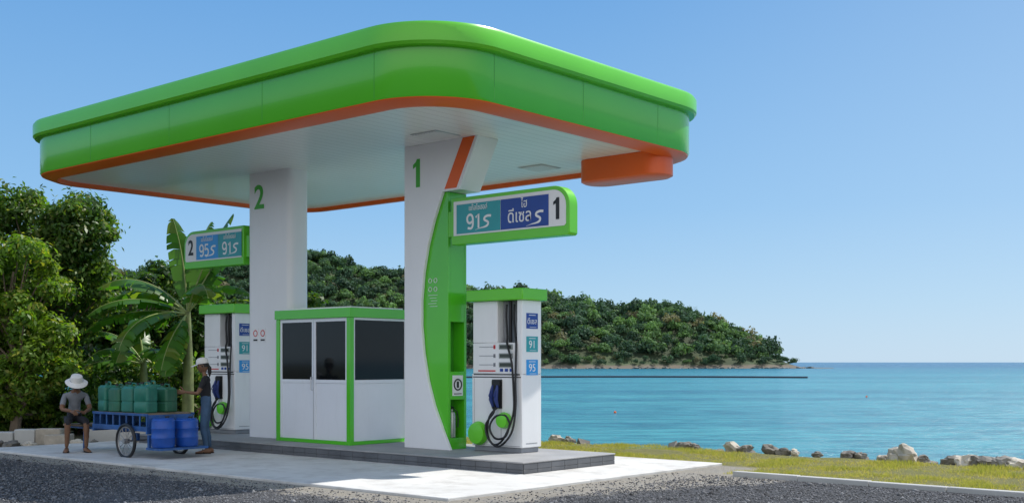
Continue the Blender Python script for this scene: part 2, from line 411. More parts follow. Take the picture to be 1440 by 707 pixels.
# ================================================================ FUEL PUMPS
def pump(y0, second=False):
    y1 = y0+1.04; xa, xb = 1.20, 1.67
    e = empty('fuel_pump', ((xa+xb)/2, (y0+y1)/2, IT))
    b = MB()
    b.box(xa+.03, xb-.03, y0+.03, y1-.03, IT, IT+.08, 1)
    b.box(xa, xb, y0, y1, IT+.08, 1.42, 0)             # lower cabinet
    b.box(xa, xb, y0, y0+.10, 1.421, 2.56, 0)          # side cheek (right)
    b.box(xa+.02, xb-.02, y0+.52, y1, 1.905, 2.56, 0)  # upper box (left)
    b.box(xa+.16, xb-.12, y0+.101, y0+.519, 1.905, 2.56, 1)  # recessed hose bay back
    b.box(xa+.02, xb-.02, y0+.101, y1, 1.421, 1.904, 0)  # display block
    b.obj('cabinet', [PUMPW, GREYP], e, bevel=.01)
    b = MB(); b.box(xa-.07, xb+.07, y0-.07, y1+.07, 2.561, 2.74); b.obj('top_cap', [GREEN2], e, bevel=.015)
    b = MB()
    # seams/doors
    b.box(xa-.003, xa-.001, y0+.02, y1-.02, 1.36, 1.375, 0)
    b.box(xa-.004, xa-.001, y0+.04, y1-.04, 1.40, 1.417, 0)
    b.box(xa-.003, xa-.001, y0+.42, y0+.428, .3, 1.35, 1); b.box(xa-.003, xa-.001, y1-.05, y1-.044, .3, 1.35, 1)
    b.box(xa-.003, xa-.001, y0+.04, y1-.04, .30, .306, 1)
    # displays
    for j, zz in enumerate((1.84, 1.70, 1.56)):
        b.box(xa+.008, xa+.0195, y0+.20, y0+.48, zz-.04, zz+.04, 2)
        b.box(xa+.005, xa+.0078, y0+.22, y0+.46, zz-.026, zz+.026, 3)
        b.box(xa+.014, xa+.0195, y0+.56, y0+.90, zz-.004, zz+.004, 1)
        b.box(xa+.014, xa+.0195, y0+.56, y0+.60, zz-.03, zz+.03, 1 if j else 4)
    b.box(xa+.012, xa+.0195, y0+.56, y0+.92, 1.455, 1.475, 4)
    for j in range(3):
        b.box(xa+.010, xa+.0195, y0+.20+j*.1, y0+.26+j*.1, 1.455, 1.50, 5)
    # holster
    b.box(xa-.02, xa-.001, y0+.40, y0+.60, .88, 1.33, 0)
    b.box(xa-.05, xa-.021, y0+.42, y0+.58, 1.22, 1.31, 0)
    # side cheek vent
    b.box(xa+.1, xb-.1, y0-.003, y0-.001, .34, .35, 1); b.box(xa+.03, xb-.03, y0-.003, y0-.001, 1.41, 1.416, 1)
    b.obj('panel_details', [BLACK, GREYP, mat('lcd_bezel', (.3,.32,.3), .3), mat('lcd', (.05,.06,.05), .2), RED, BLUE], e)
    # nozzles
    b = MB()
    for yy in ((y0+.45, y0+.55)):
        b.tube([(xa-.06, yy, 1.24), (xa-.08, yy, 1.16), (xa-.10, yy, 1.02), (xa-.05, yy, .90)], [.016, .03, .034, .02], 0, 8)
        b.tube([(xa-.12, yy-.01, 1.16), (xa-.16, yy-.01, 1.08), (xa-.10, yy-.01, 1.0)], .009, 0, 6)
    b.obj('nozzles', [mat('nozzle_blue', (.02,.04,.18), .4, .1)], e)
    # hoses
    b = MB()
    def hose(pts, r=.017):
        P = [Vector(p) for p in pts]; Q = []
        for i in range(len(P)-1):
            p0, p1, p2, p3 = P[max(i-1,0)], P[i], P[i+1], P[min(i+2,len(P)-1)]
            for t in (0,.17,.33,.5,.67,.83):
                Q.append(.5*((2*p1)+(p2-p0)*t+(2*p0-5*p1+4*p2-p3)*t*t+(3*p1-p0-3*p2+p3)*t**3))
        Q.append(P[-1]); b.tube(Q, r, 0, 8)
    xh = xa-.06
    hose([(xa+.08, y0+.38, 2.50), (xa+.05, y0+.36, 2.3), (xa+.05, y0+.34, 2.0), (xa+.0, y0+.30, 1.88), (xh, y0+.16, 1.6), (xh, y0+.12, 1.2), (xh-.03, y0+.10, .80), (xh-.05, y0+.28, .42), (xh-.05, y0+.48, .32), (xh-.04, y0+.62, .48), (xh-.04, y0+.58, .75), (xh, y0+.45, .90)])
    hose([(xa+.08, y0+.22, 2.50), (xa+.04, y0+.20, 2.3), (xa+.04, y0+.16, 2.0), (xa-.02, y0+.10, 1.86), (xh, y0+.08, 1.3), (xh-.02, y0+.06, .9), (xh-.07, y0+.10, .52), (xh-.09, y0+.34, .30), (xh-.08, y0+.56, .40), (xh-.06, y0+.64, .62), (xh-.03, y0+.50, .82), (xh, y0+.55, .90)])
    hose([(xh-.05, y0+.15, .66), (xh-.07, y0+.22, .46), (xh-.08, y0+.42, .42), (xh-.07, y0+.55, .58), (xh-.06, y0+.45, .75), (xh-.05, y0+.25, .78), (xh-.05, y0+.15, .66)])
    b.tube([(xa+.08, y0+.30, 1.91), (xa+.08, y0+.30, 2.55)], .03, 0, 10)
    b.obj('hoses', [BLACK], e)
    # green hose protectors
    b = MB()
    for (yy, zz, r) in ((y0+.86, .48, .19), (y0+.32, .70, .13)):
        b.tube([(xa-.13, yy, zz), (xa-.12, yy, zz), (xa-.05, yy, zz), (xa-.002, yy, zz)], [r*.35, r*.85, r, r*.9], 0, 28)
    b.obj('green_discs', [GREEN2], e)
    # side stickers
    for zc, m, t in ((2.24, BLUE, 'ดีเซล'), (1.88, TEAL, '91'), (1.52, LBLUE, '95')):
        q = MB(); q.box(xa+.10, xa+.38, y0-.006, y0-.001, zc-.12, zc+.12); q.obj('sticker', [m], e)
        q = MB(); q.box(xa+.09, xa+.39, y0-.0035, y0-.0005, zc-.13, zc+.13); q.obj('sticker_border', [SWHITE], e)
        text(t, .17 if t[0].isdigit() else .12, (xa+.24, y0-.0075, zc-.01), '-y', SWHITE, e, 'sticker_text')
        q = MB(); q.box(xa+.16, xa+.32, y0-.009, y0-.0065, zc+.085, zc+.094); q.box(xa+.18, xa+.34, y0-.009, y0-.0065, zc-.10, zc-.094); q.obj('sticker_line', [SWHITE], e)
    return e
pump(1.03); pump(8.36, True)

# ================================================================ APRON, KERB
apr = empty('concrete_apron', (0, 4, 0))
b = MB()
ys = [-1.2, 1.9, 4.9, 7.9, 10.6]
for i in range(4): b.box(-2.75, -.006, ys[i]+.006, ys[i+1]-.006, -.1, .035)
b.box(.006, 3.4, -1.194, -.02, -.1, .035)
b.box(2.215, 3.4, -.008, 4.9-.006, -.1, .035); b.box(2.215, 3.4, 4.906, 10.6, -.1, .035)
def concmat():
    m = mat('apron_concrete', (.60, .59, .56), .85, .10, .7, bump=.3, bscale=60)
    nt = m.node_tree; L = nt.links; bs = nt.nodes['Principled BSDF']
    src = bs.inputs['Base Color'].links[0].from_socket
    tc = nn(nt, 'ShaderNodeTexCoord'); n = nn(nt, 'ShaderNodeTexNoise'); n.inputs['Scale'].default_value = 1.6; n.inputs['Detail'].default_value = 9; n.inputs['Roughness'].default_value = .72
    L.new(tc.outputs['Object'], n.inputs['Vector'])
    r = nn(nt, 'ShaderNodeMapRange'); r.inputs[1].default_value = .48; r.inputs[2].default_value = .70; r.inputs[4].default_value = .65; L.new(n.outputs['Fac'], r.inputs[0])
    mx = nn(nt, 'ShaderNodeMix', data_type='RGBA'); mx.inputs[7].default_value = (.32, .30, .27, 1)
    L.new(r.outputs[0], mx.inputs[0]); L.new(src, mx.inputs[6]); L.new(mx.outputs[2], bs.inputs['Base Color'])
    return m
b.obj('slabs', [concmat()], apr, bevel=.01)
b = MB()
for i in range(26):
    y = -2.2-i*1.0
    b.box(1.96+rnd.uniform(-.01,.01), 2.08+rnd.uniform(-.01,.01), y-.992, y, -.1, .07+rnd.uniform(-.01,.01))
b.obj('kerb', [CONC], None, bevel=.012)

# ================================================================ GROUND
def sm(nt, x, a, b_):
    r = nn(nt, 'ShaderNodeMapRange', interpolation_type='SMOOTHSTEP'); r.inputs[1].default_value = a; r.inputs[2].default_value = b_
    nt.links.new(x, r.inputs[0]); return r.outputs[0]
def mth(nt, op, a, b_=None):
    n = nn(nt, 'ShaderNodeMath', operation=op)
    for i, q in enumerate((a, b_)):
        if q is None: continue
        if isinstance(q, (int, float)): n.inputs[i].default_value = q
        else: nt.links.new(q, n.inputs[i])
    return n.outputs[0]
def groundmat():
    m = bpy.data.materials.new('ground_mix'); m.use_nodes = True; nt = m.node_tree; L = nt.links; bs = nt.nodes['Principled BSDF']
    tc = nn(nt, 'ShaderNodeTexCoord'); sp = nn(nt, 'ShaderNodeSeparateXYZ'); L.new(tc.outputs['Object'], sp.inputs[0])
    def nz(sc, det=5, ro=.6):
        n = nn(nt, 'ShaderNodeTexNoise'); n.inputs['Scale'].default_value = sc; n.inputs['Detail'].default_value = det; n.inputs['Roughness'].default_value = ro
        L.new(tc.outputs['Object'], n.inputs['Vector']); return n.outputs['Fac']
    def mixc(f, a, b_):
        x = nn(nt, 'ShaderNodeMix', data_type='RGBA')
        if isinstance(f, float): x.inputs[0].default_value = f
        else: L.new(f, x.inputs[0])
        for i, q in ((6, a), (7, b_)):
            if isinstance(q, tuple): x.inputs[i].default_value = q + (1,)
            else: L.new(q, x.inputs[i])
        return x.outputs[2]
    fine = sm(nt, nz(90, 3), .38, .62); mid = sm(nt, nz(2.2), .35, .65); big = nz(.7, 6)
    vor = nn(nt, 'ShaderNodeTexVoronoi'); vor.inputs['Scale'].default_value = 38; L.new(tc.outputs['Object'], vor.inputs['Vector'])
    sepc = nn(nt, 'ShaderNodeSeparateColor'); L.new(vor.outputs['Color'], sepc.inputs[0])
    grav = mixc(sepc.outputs[0], (.05, .052, .06), (.17, .17, .18))
    grav = mixc(mid, grav, mixc(fine, (.06,.06,.066), (.12,.12,.12)))
    sand = mixc(fine, (.48, .42, .33), (.60, .54, .44)); sand = mixc(mid, sand, (.52, .48, .41))
    gr = mixc(sm(nt, nz(1.3, 7), .35, .68), (.36, .32, .08), (.25, .26, .05)); gr = mixc(sm(nt, nz(5, 6), .45, .75), gr, (.45, .38, .16)); gr = mixc(fine, gr, (.21, .20, .06))
    litter = mixc(mid, (.09, .075, .04), (.05, .07, .02))
    X, Y, Z = sp.outputs['X'], sp.outputs['Y'], sp.outputs['Z']
    wob = mth(nt, 'MULTIPLY', mth(nt, 'SUBTRACT', nz(1.6, 7, .65), .5), 1.6)
    wob2 = mth(nt, 'MULTIPLY', mth(nt, 'SUBTRACT', nz(7, 5, .65), .5), .5)
    d = mth(nt, 'MAXIMUM', mth(nt, 'SUBTRACT', mth(nt, 'ABSOLUTE', mth(nt, 'SUBTRACT', X, .3)), 3.05), mth(nt, 'SUBTRACT', mth(nt, 'ABSOLUTE', mth(nt, 'SUBTRACT', Y, 4.7)), 5.9))
    ext = mth(nt, 'MULTIPLY', sm(nt, X, -2.5, 2.5), mth(nt, 'MULTIPLY', sm(nt, mth(nt, 'MULTIPLY', Y, -1), -.5, 1.0), 1.2))
    sd = mth(nt, 'ADD', mth(nt, 'SUBTRACT', d, ext), mth(nt, 'ADD', wob, wob2))
    fs = mth(nt, 'SUBTRACT', 1.0, sm(nt, sd, .50, .85))
    fs = mth(nt, 'MULTIPLY', fs, mth(nt, 'ADD', .72, mth(nt, 'MULTIPLY', sepc.outputs[2], .28)))
    c = mixc(fs, grav, sand)
    # grass beyond the kerb line / right of apron
    gx = sm(nt, mth(nt, 'ADD', X, mth(nt, 'MULTIPLY', wob, .25)), 2.05, 2.2)
    ap = sm(nt, mth(nt, 'ADD', mth(nt, 'ADD', X, mth(nt, 'MULTIPLY', wob, .4)), mth(nt, 'MULTIPLY', mth(nt, 'MINIMUM', mth(nt, 'ADD', Y, 1.9), 0), -4.0)), 3.2, 3.5)
    g = mth(nt, 'MULTIPLY', gx, ap)
    c = mixc(g, c, gr)
    back = sm(nt, mth(nt, 'ADD', Y, wob), 10.6, 11.4)
    c = mixc(back, c, litter)
    low = mth(nt, 'SUBTRACT', 1.0, sm(nt, Z, -.75, -.25))
    c = mixc(low, c, mixc(mid, (.30, .26, .2), (.16, .14, .11)))
    L.new(c, bs.inputs['Base Color']); bs.inputs['Roughness'].default_value = .9
    bp = nn(nt, 'ShaderNodeBump'); bp.inputs['Strength'].default_value = .9; bp.inputs['Distance'].default_value = .02
    L.new(mth(nt, 'ADD', sepc.outputs[1], fine), bp.inputs['Height']); L.new(bp.outputs[0], bs.inputs['Normal'])
    return m
def edge(y): return 5.85 + .35*noise.noise(Vector((y*.35, 3.1, 0))) + .15*noise.noise(Vector((y*1.3, 7.1, 0))) + (.0 if y > -30 else .02*(y+30))
gx = np.unique(np.concatenate([[-900, -400, -200, -100, -60, -40, -30, -20], np.arange(-14, 3, .5), np.arange(3, 11, .2), [12, 14, 18, 25, 40]]))
gy = np.unique(np.concatenate([[-500, -300, -150, -80, -50], np.arange(-40, 30, .4), [34, 40, 50, 70, 100, 160, 300, 600]]))
V = []
for y in gy:
    e0 = edge(y)
    for x in gx:
        z = 0.0
        inap = (-3 < x < 3.6 and -1.6 < y < 11)
        if not inap: z += .02*noise.noise(Vector((x*.5, y*.5, 0))) * min(1, max(0, (abs(x-.3)-3.3)))
        if x > 3.6 and x <= e0: z += .05*noise.noise(Vector((x*.9, y*.7, 2)))*min(1, x-3.6)
        if x > e0: z = -(x-e0)*.5 - .0 + .12*noise.noise(Vector((x*1.2, y*1.2, 5)))
        V.append((x, y, max(z, -3.0)))
nx, ny = len(gx), len(gy)
I = np.arange(nx*ny).reshape(ny, nx)
F = np.stack([I[:-1,:-1].ravel(), I[:-1,1:].ravel(), I[1:,1:].ravel(), I[1:,:-1].ravel()], 1)
bulk('ground', V, F, groundmat(), smooth=True)

# loose gravel
def region_real(n, Ya, Yb):
    Yr = rng.uniform(Ya, Yb, n); Xr = rng.uniform(-.50, .50, n)*Yr
    return Rn(np.stack([Xr, Yr, np.zeros(n)], 1))
P = region_real(100000, 12.2, 24)
inA = (P[:,0] > -2.85) & (P[:,0] < 3.45) & (P[:,1] > -1.3)
inB = (P[:,0] > -3.3) & (P[:,0] < 3.8) & (P[:,1] > -1.9) & (rng.random(len(P)) < .75)
P = P[(~inA) & (~inB) & (P[:,0] < 1.9) & (P[:,1] < 11)]
n = len(P)
oct_v = np.array([(1,0,0),(-1,0,0),(0,1,0),(0,-1,0),(0,0,.7),(0,0,-.7)], float)
oct_f = np.array([(0,2,4),(2,1,4),(1,3,4),(3,0,4),(2,0,5),(1,2,5),(3,1,5),(0,3,5)])
sc = (rng.uniform(.005, .017, n)**1.0)*(1+ (rng.random(n) > .985)*1.6)
VV = oct_v[None]*(1+rng.uniform(-.35,.35,(n,6,1)))*sc[:,None,None]
ang = rng.uniform(0, 6.28, n); ca, sa = np.cos(ang)[:,None], np.sin(ang)[:,None]
VX = VV[:,:,0]*ca - VV[:,:,1]*sa; VY = VV[:,:,0]*sa + VV[:,:,1]*ca
VV = np.stack([VX, VY, VV[:,:,2]], 2) + P[:,None,:]; VV[:,:,2] += .004
FF = (oct_f[None] + (np.arange(n)*6)[:,None,None]).reshape(-1,3)
g = rng.uniform(.05,.30,n)**1.15; C = np.repeat(np.stack([g*1.0,g*1.0,g*1.02],1), 6, 0)
bulk('gravel', VV.reshape(-1,3), FF, leafmat('gravel_stone', 0, .8, .3), C)

# grass blades
n = 200000
gxx = rng.uniform(2.12, 6.3, n); gyy = rng.uniform(-13, 9, n)
keep = ~((gxx < 3.5) & (gyy > -1.9 - (gxx-2.1)*0))
keep &= (gxx < 5.9 + .35*np.sin(gyy*.9))
gxx, gyy = gxx[keep], gyy[keep]; n = len(gxx)
clump = np.array([noise.noise(Vector((x*1.4, y*1.4, 9)))+.5*noise.noise(Vector((x*4, y*4, 2))) for x, y in zip(gxx, gyy)])
k2 = rng.random(n) < np.clip(.5+clump*1.6, .05, 1); gxx, gyy, clump = gxx[k2], gyy[k2], clump[k2]; n = len(gxx)
h = rng.uniform(.02,.05,n)*(1+np.clip(clump,0,1)*1.3); a = rng.uniform(0,6.28,n); w = .006
base = np.stack([gxx, gyy, np.full(n, -.01)], 1)
ax = np.stack([np.cos(a), np.sin(a), np.zeros(n)],1)*w
tip = base + np.stack([rng.normal(0,.02,n), rng.normal(0,.02,n), h],1)
VV = np.stack([base-ax, base+ax, tip],1).reshape(-1,3); FF = np.arange(3*n).reshape(-1,3)
t = rng.random(n)[:,None]; dry = np.array([.62,.51,.20]); grn = np.array([.36,.38,.08])
mixv = np.clip(t*.9 - clump[:,None]*.6, 0, 1)
C = np.repeat(grn*(1-mixv)+dry*mixv, 3, 0)
bulk('grass', VV, FF, leafmat('grass_blade', .5, tint=(1.2,1.2,.6)), C)

# ================================================================ SEA
def seamat():
    m = bpy.data.materials.new('sea_water'); m.use_nodes = True; nt = m.node_tree; L = nt.links; bs = nt.nodes['Principled BSDF']
    tc = nn(nt, 'ShaderNodeTexCoord')
    mp = nn(nt, 'ShaderNodeMapping'); mp.inputs['Rotation'].default_value = (0, 0, math.radians(49.3)); L.new(tc.outputs['Object'], mp.inputs[0])
    m2 = nn(nt, 'ShaderNodeMapping'); m2.inputs['Scale'].default_value = (.35, 1, 1); L.new(mp.outputs[0], m2.inputs[0])
    n1 = nn(nt, 'ShaderNodeTexNoise'); n1.inputs['Scale'].default_value = 1.3; n1.inputs['Detail'].default_value = 6; n1.inputs['Roughness'].default_value = .6; L.new(m2.outputs[0], n1.inputs['Vector'])
    m3 = nn(nt, 'ShaderNodeMapping'); m3.inputs['Scale'].default_value = (.12, 1, 1); L.new(mp.outputs[0], m3.inputs[0])
    n2 = nn(nt, 'ShaderNodeTexNoise'); n2.inputs['Scale'].default_value = .06; n2.inputs['Detail'].default_value = 8; n2.inputs['Roughness'].default_value = .65; L.new(m3.outputs[0], n2.inputs['Vector'])
    mx = nn(nt, 'ShaderNodeMix', data_type='RGBA'); mx.inputs[6].default_value = (.025, .19, .24, 1); mx.inputs[7].default_value = (.065, .32, .34, 1)
    L.new(sm(nt, n2.outputs['Fac'], .35, .65), mx.inputs[0])
    n4 = nn(nt, 'ShaderNodeTexNoise'); n4.inputs['Scale'].default_value = .8; n4.inputs['Detail'].default_value = 7; n4.inputs['Roughness'].default_value = .72; L.new(m2.outputs[0], n4.inputs['Vector'])
    rip = nn(nt, 'ShaderNodeMix', data_type='RGBA', blend_type='MULTIPLY'); rip.inputs[7].default_value = (.45,.62,.70,1)
    L.new(sm(nt, n4.outputs['Fac'], .44, .58), rip.inputs[0]); L.new(mx.outputs[2], rip.inputs[6])
    cd = nn(nt, 'ShaderNodeVectorMath', operation='LENGTH'); L.new(tc.outputs['Object'], cd.inputs[0])
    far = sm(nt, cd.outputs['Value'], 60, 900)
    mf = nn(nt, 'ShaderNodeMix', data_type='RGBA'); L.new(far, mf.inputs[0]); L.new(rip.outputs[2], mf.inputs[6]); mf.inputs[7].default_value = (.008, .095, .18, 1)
    L.new(mf.outputs[2], bs.inputs['Base Color'])
    bs.inputs['Roughness'].default_value = .2; bs.inputs['IOR'].default_value = 1.33; bs.inputs['Specular IOR Level'].default_value = .36
    bp = nn(nt, 'ShaderNodeBump'); bp.inputs['Strength'].default_value = .9; bp.inputs['Distance'].default_value = .5
    L.new(n1.outputs['Fac'], bp.inputs['Height']); L.new(bp.outputs[0], bs.inputs['Normal'])
    return m
S = 30000
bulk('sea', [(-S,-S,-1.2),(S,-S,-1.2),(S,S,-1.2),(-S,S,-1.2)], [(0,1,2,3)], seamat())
# float line + buoys
b = MB()
for i in range(170):
    t = i/169; X = -9+61*t; Yd = 207+8*math.sin(t*3.0) - 4*t
    b.tube([R(X-.17, Yd, -1.12), R(X-.12, Yd, -1.08), R(X+.12, Yd, -1.08), R(X+.17, Yd, -1.12)], [.08,.21,.21,.08], 0, 6)
b.tube([R(-9+61*i/60, 207+8*math.sin(i/60*3.0)-4*i/60, -1.15) for i in range(61)], .11, 0, 6)
b.obj('floating_boom', [mat('float_dark', (.03,.04,.06), .5)], None)
for (X, Yd) in ((5.7, 64), (28.5, 93)):
    b = MB(); c = R(X, Yd, 0)
    b.lathe([(.02,-1.25),(.06,-1.22),(.08,-1.17),(.06,-1.12),(.02,-1.1),(.015,-1.07)], (c.x, c.y, 0), 0, 14); b.obj('mooring_buoy', [ORANGE], None)

# ================================================================ ROCKS
def rock(name, X, Yd, z, s, m, seed, flat=.6):
    bm = bmesh.new(); bmesh.ops.create_icosphere(bm, subdivisions=3, radius=1)
    for v in bm.verts:
        p = v.co.normalized()
        k = 1 + .55*noise.noise(p*1.1+Vector((seed*3.7,0,0))) + .25*noise.noise(p*2.7+Vector((0,seed,0)))
        q = Vector((round(p.x*2.2)/2.2, round(p.y*2.2)/2.2, round(p.z*2.2)/2.2))
        v.co = (p*.55+q*.45)*k; v.co.z *= flat
    me = bpy.data.meshes.new(name); bm.to_mesh(me); bm.free(); me.materials.append(m)
    c = R(X, Yd, z)
    me.transform(Matrix.Translation(c) @ Matrix.Rotation(seed*1.3, 4, 'Z') @ Matrix.Diagonal((s, s*rnd.uniform(.6,.9), s*rnd.uniform(.8,1.1), 1)))
    o = bpy.data.objects.new(name, me); COL.objects.link(o); return o
# rocks lie along the bank edge (x = 6.0), y positions along it
def bank_rock(y, s, m, seed, flat=.6):
    X = .15+.652*6.0-.758*y; Yd = 16.2+.758*6.0+.652*y
    return rock('shore_rock', X, Yd, .03, s, m, seed, flat)
def y_on_bank(k): return (.15+.652*6.0 - k*(16.2+.758*6.0))/(.758+.652*k)
bank_rock(y_on_bank(.338), .36, ROCKL, 3, .68)
for k, s, m, sd in ((.038,.2,ROCKL,1),(.049,.13,ROCKM,2),(.149,.18,ROCKM,4),(.159,.1,ROCKM,5),(.192,.22,ROCKL,6),(.202,.14,ROCKM,7),(.224,.17,ROCKM,8),(.234,.13,ROCKM,9),(.245,.1,ROCKL,10),
                     (.264,.09,ROCKM,11),(.292,.17,ROCKM,12),(.302,.14,ROCKM,13),(.32,.09,ROCKL,14),(.356,.15,ROCKM,15),(.381,.17,ROCKM,16),(.393,.19,ROCKL,17),(.404,.2,ROCKM,18),(.415,.24,ROCKM,19),(.425,.18,ROCKM,20),(.436,.16,ROCKL,21),(.455,.27,ROCKM,22),(.48,.26,ROCKM,23)):
    bank_rock(y_on_bank(k), s, m, sd, .62)
b = MB()
for i in range(260):
    y = rnd.uniform(-22, 14); x = edge(y)+rnd.uniform(.1, 2.2); z = -(x-edge(y))*.5
    s = rnd.uniform(.05, .2)
    pts = [Vector((rnd.uniform(-1,1), rnd.uniform(-1,1), rnd.uniform(-.6,.7))).normalized()*s for _ in range(12)]
    bm = bmesh.new(); vs = [bm.verts.new(p) for p in pts]; bmesh.ops.convex_hull(bm, input=vs)
    bm.verts.ensure_lookup_table(); bm.verts.index_update()
    b.add([v.co+Vector((x,y,z+s*.2)) for v in bm.verts], [[v.index for v in f.verts] for f in bm.faces]); bm.free()
b.obj('bank_rubble', [ROCKM], None, sharp=10)

# ================================================================ HEADLAND
sil = [(-500,388),(0,384),(200,380),(340,362),(430,347),(470,361),(520,375),(600,390),(660,402),(700,411),(760,413),(800,418),(850,429),(900,431),(930,432),(960,443),(1000,452),(1030,461),(1060,470),(1080,482),(1091,497),(1098,509),(1110,514)]
sx = np.array([(p-720)/1627*600 for p, q in sil]); sz = np.array([1.6+(509-q)/1627*600 for p, q in sil])
TH = 7.0
def hz(X, Y):
    top = float(np.interp(X, sx, sz)) - TH
    y0 = 508 + 10*noise.noise(Vector((X*.02, 0, 4))) + max(0, (X-60))*.35
    t = (Y-y0)/(600-y0)
    f = math.sin(min(max(t, 0), 1)*math.pi/2)**.9 if Y < 600 else math.cos(min((Y-600)/140, 1)*math.pi/2)
    if t < 0: return -1.2 - 2*min(1, -t*8)
    bumps = 3.0*noise.noise(Vector((X*.03, Y*.03, 1)))*min(1, t*3) + 8*noise.noise(Vector((X*.02, Y*.02, 6)))*math.sin(min(1,max(t,0))*math.pi)
    return -1.0 + max(0, top+1.0)*f + bumps*min(1, max(0,(150-X))/60)
def hillmat():
    m = mat('hill_soil', (.04,.06,.022), .9, .5, .05)
    nt = m.node_tree; L = nt.links; bs = nt.nodes['Principled BSDF']; src = bs.inputs['Base Color'].links[0].from_socket
    tc = nn(nt, 'ShaderNodeTexCoord'); s_ = nn(nt, 'ShaderNodeSeparateXYZ'); L.new(tc.outputs['Object'], s_.inputs[0])
    n = nn(nt, 'ShaderNodeTexNoise'); n.inputs['Scale'].default_value = .3; L.new(tc.outputs['Object'], n.inputs['Vector'])
    f = sm(nt, mth(nt, 'ADD', s_.outputs['Z'], mth(nt, 'MULTIPLY', n.outputs['Fac'], -1.5)), -.9, .2)
    mx = nn(nt, 'ShaderNodeMix', data_type='RGBA'); mx.inputs[6].default_value = (.13,.11,.08,1); L.new(f, mx.inputs[0]); L.new(src, mx.inputs[7]); L.new(mx.outputs[2], bs.inputs['Base Color'])
    return m
hx = np.arange(-420, 152, 5.0); hy = np.arange(490, 745, 5.0)
V = [tuple(R(x, y, hz(x, y))) for y in hy for x in hx]
I = np.arange(len(hx)*len(hy)).reshape(len(hy), len(hx))
F = np.stack([I[:-1,:-1].ravel(), I[:-1,1:].ravel(), I[1:,1:].ravel(), I[1:,:-1].ravel()], 1)
bulk('hill', V, F, hillmat(), smooth=True)
# forest canopy on it
NQ = 240
def crown_template(seed):
    r = np.random.default_rng(seed)
    lobes = r.normal(0, 1, (8, 3)); lobes /= np.linalg.norm(lobes, axis=1)[:,None]; lobes *= r.uniform(.3,.75,(8,1)); lobes[:,2] = np.abs(lobes[:,2])*.9
    li = r.integers(0, 8, NQ); d = r.normal(0, 1, (NQ, 3)); d[:,2] = np.abs(d[:,2])*.9-.15; d /= np.linalg.norm(d, axis=1)[:,None]
    c = lobes[li] + d*r.uniform(.25,.5,(NQ,1))
    nrm = d + r.normal(0,.35,(NQ,3)); nrm /= np.linalg.norm(nrm,axis=1)[:,None]
    a = np.cross(nrm, r.normal(0,1,(NQ,3))); a /= np.linalg.norm(a,axis=1)[:,None]; b_ = np.cross(nrm, a)
    s = r.uniform(.07,.16,(NQ,1))
    V = np.stack([c-a*s, c-b_*s*.8, c+a*s, c+b_*s*.8], 1)
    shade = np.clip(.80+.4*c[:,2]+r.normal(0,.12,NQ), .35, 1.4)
    return V, shade
temps = [crown_template(i) for i in range(12)]
VV = []; CC = []
for X in np.arange(-330, 146, 4.8):
    for Y in np.arange(498, 632, 5.0):
        x = X+rnd.uniform(-2.8,2.8); y = Y+rnd.uniform(-2.8,2.8)
        z = hz(x, y)
        if z < -.4: continue
        T, sh = temps[rnd.randrange(12)]
        s = rnd.choice((rnd.uniform(2.2,3.6), rnd.uniform(3,5), rnd.uniform(4.5,6.8))) * (.6 if z < 3 else 1)
        hgt = s*rnd.uniform(.7, 1.4)
        A = rnd.uniform(0, 6.28); c, q = math.cos(A), math.sin(A)
        W = T.copy()
        wx = W[:,:,0]*c - W[:,:,1]*q; wy = W[:,:,0]*q + W[:,:,1]*c
        W = np.stack([wx*s+x, wy*s+y, W[:,:,2]*hgt+z+.6+rnd.uniform(0,3.2)*(1 if z > 3 else .2)], 2)
        VV.append(W.reshape(-1,3))
        k = rnd.random(); 
        big = noise.noise(Vector((x*.03, y*.03, 3)))
        if k < .07: col = np.array([.17,.155,.07])      # dry
        elif k < .36+big*.9+(.2 if x > 60 else 0): col = np.array([.095,.175,.04])
        else: col = np.array([.04,.085,.028])
        col = col*rnd.uniform(.65,1.35) + np.array([.012,.021,.030])  # bluish distance haze added into the crown colour
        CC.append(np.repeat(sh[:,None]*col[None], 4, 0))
VV = np.concatenate(VV); CC = np.concatenate(CC)
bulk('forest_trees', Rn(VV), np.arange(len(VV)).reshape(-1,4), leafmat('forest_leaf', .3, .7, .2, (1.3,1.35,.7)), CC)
b = MB()
for i in range(160):
    X = rnd.uniform(-60, 141); Yd = 505+max(0,(X-60))*.35+rnd.uniform(-4,4); s = rnd.uniform(.4,1.4) if X < 130 else rnd.uniform(.6,1.4)
    pts = [Vector((rnd.uniform(-1,1), rnd.uniform(-1,1), rnd.uniform(-.5,.5)))*s for _ in range(12)]
    bm = bmesh.new(); vs = [bm.verts.new(p) for p in pts]; bmesh.ops.convex_hull(bm, input=vs); bm.verts.index_update()
    b.add([v.co+R(X,Yd,-1.0) for v in bm.verts], [[v.index for v in f.verts] for f in bm.faces]); bm.free()
b.obj('headland_rocks', [ROCKM], None, sharp=10)

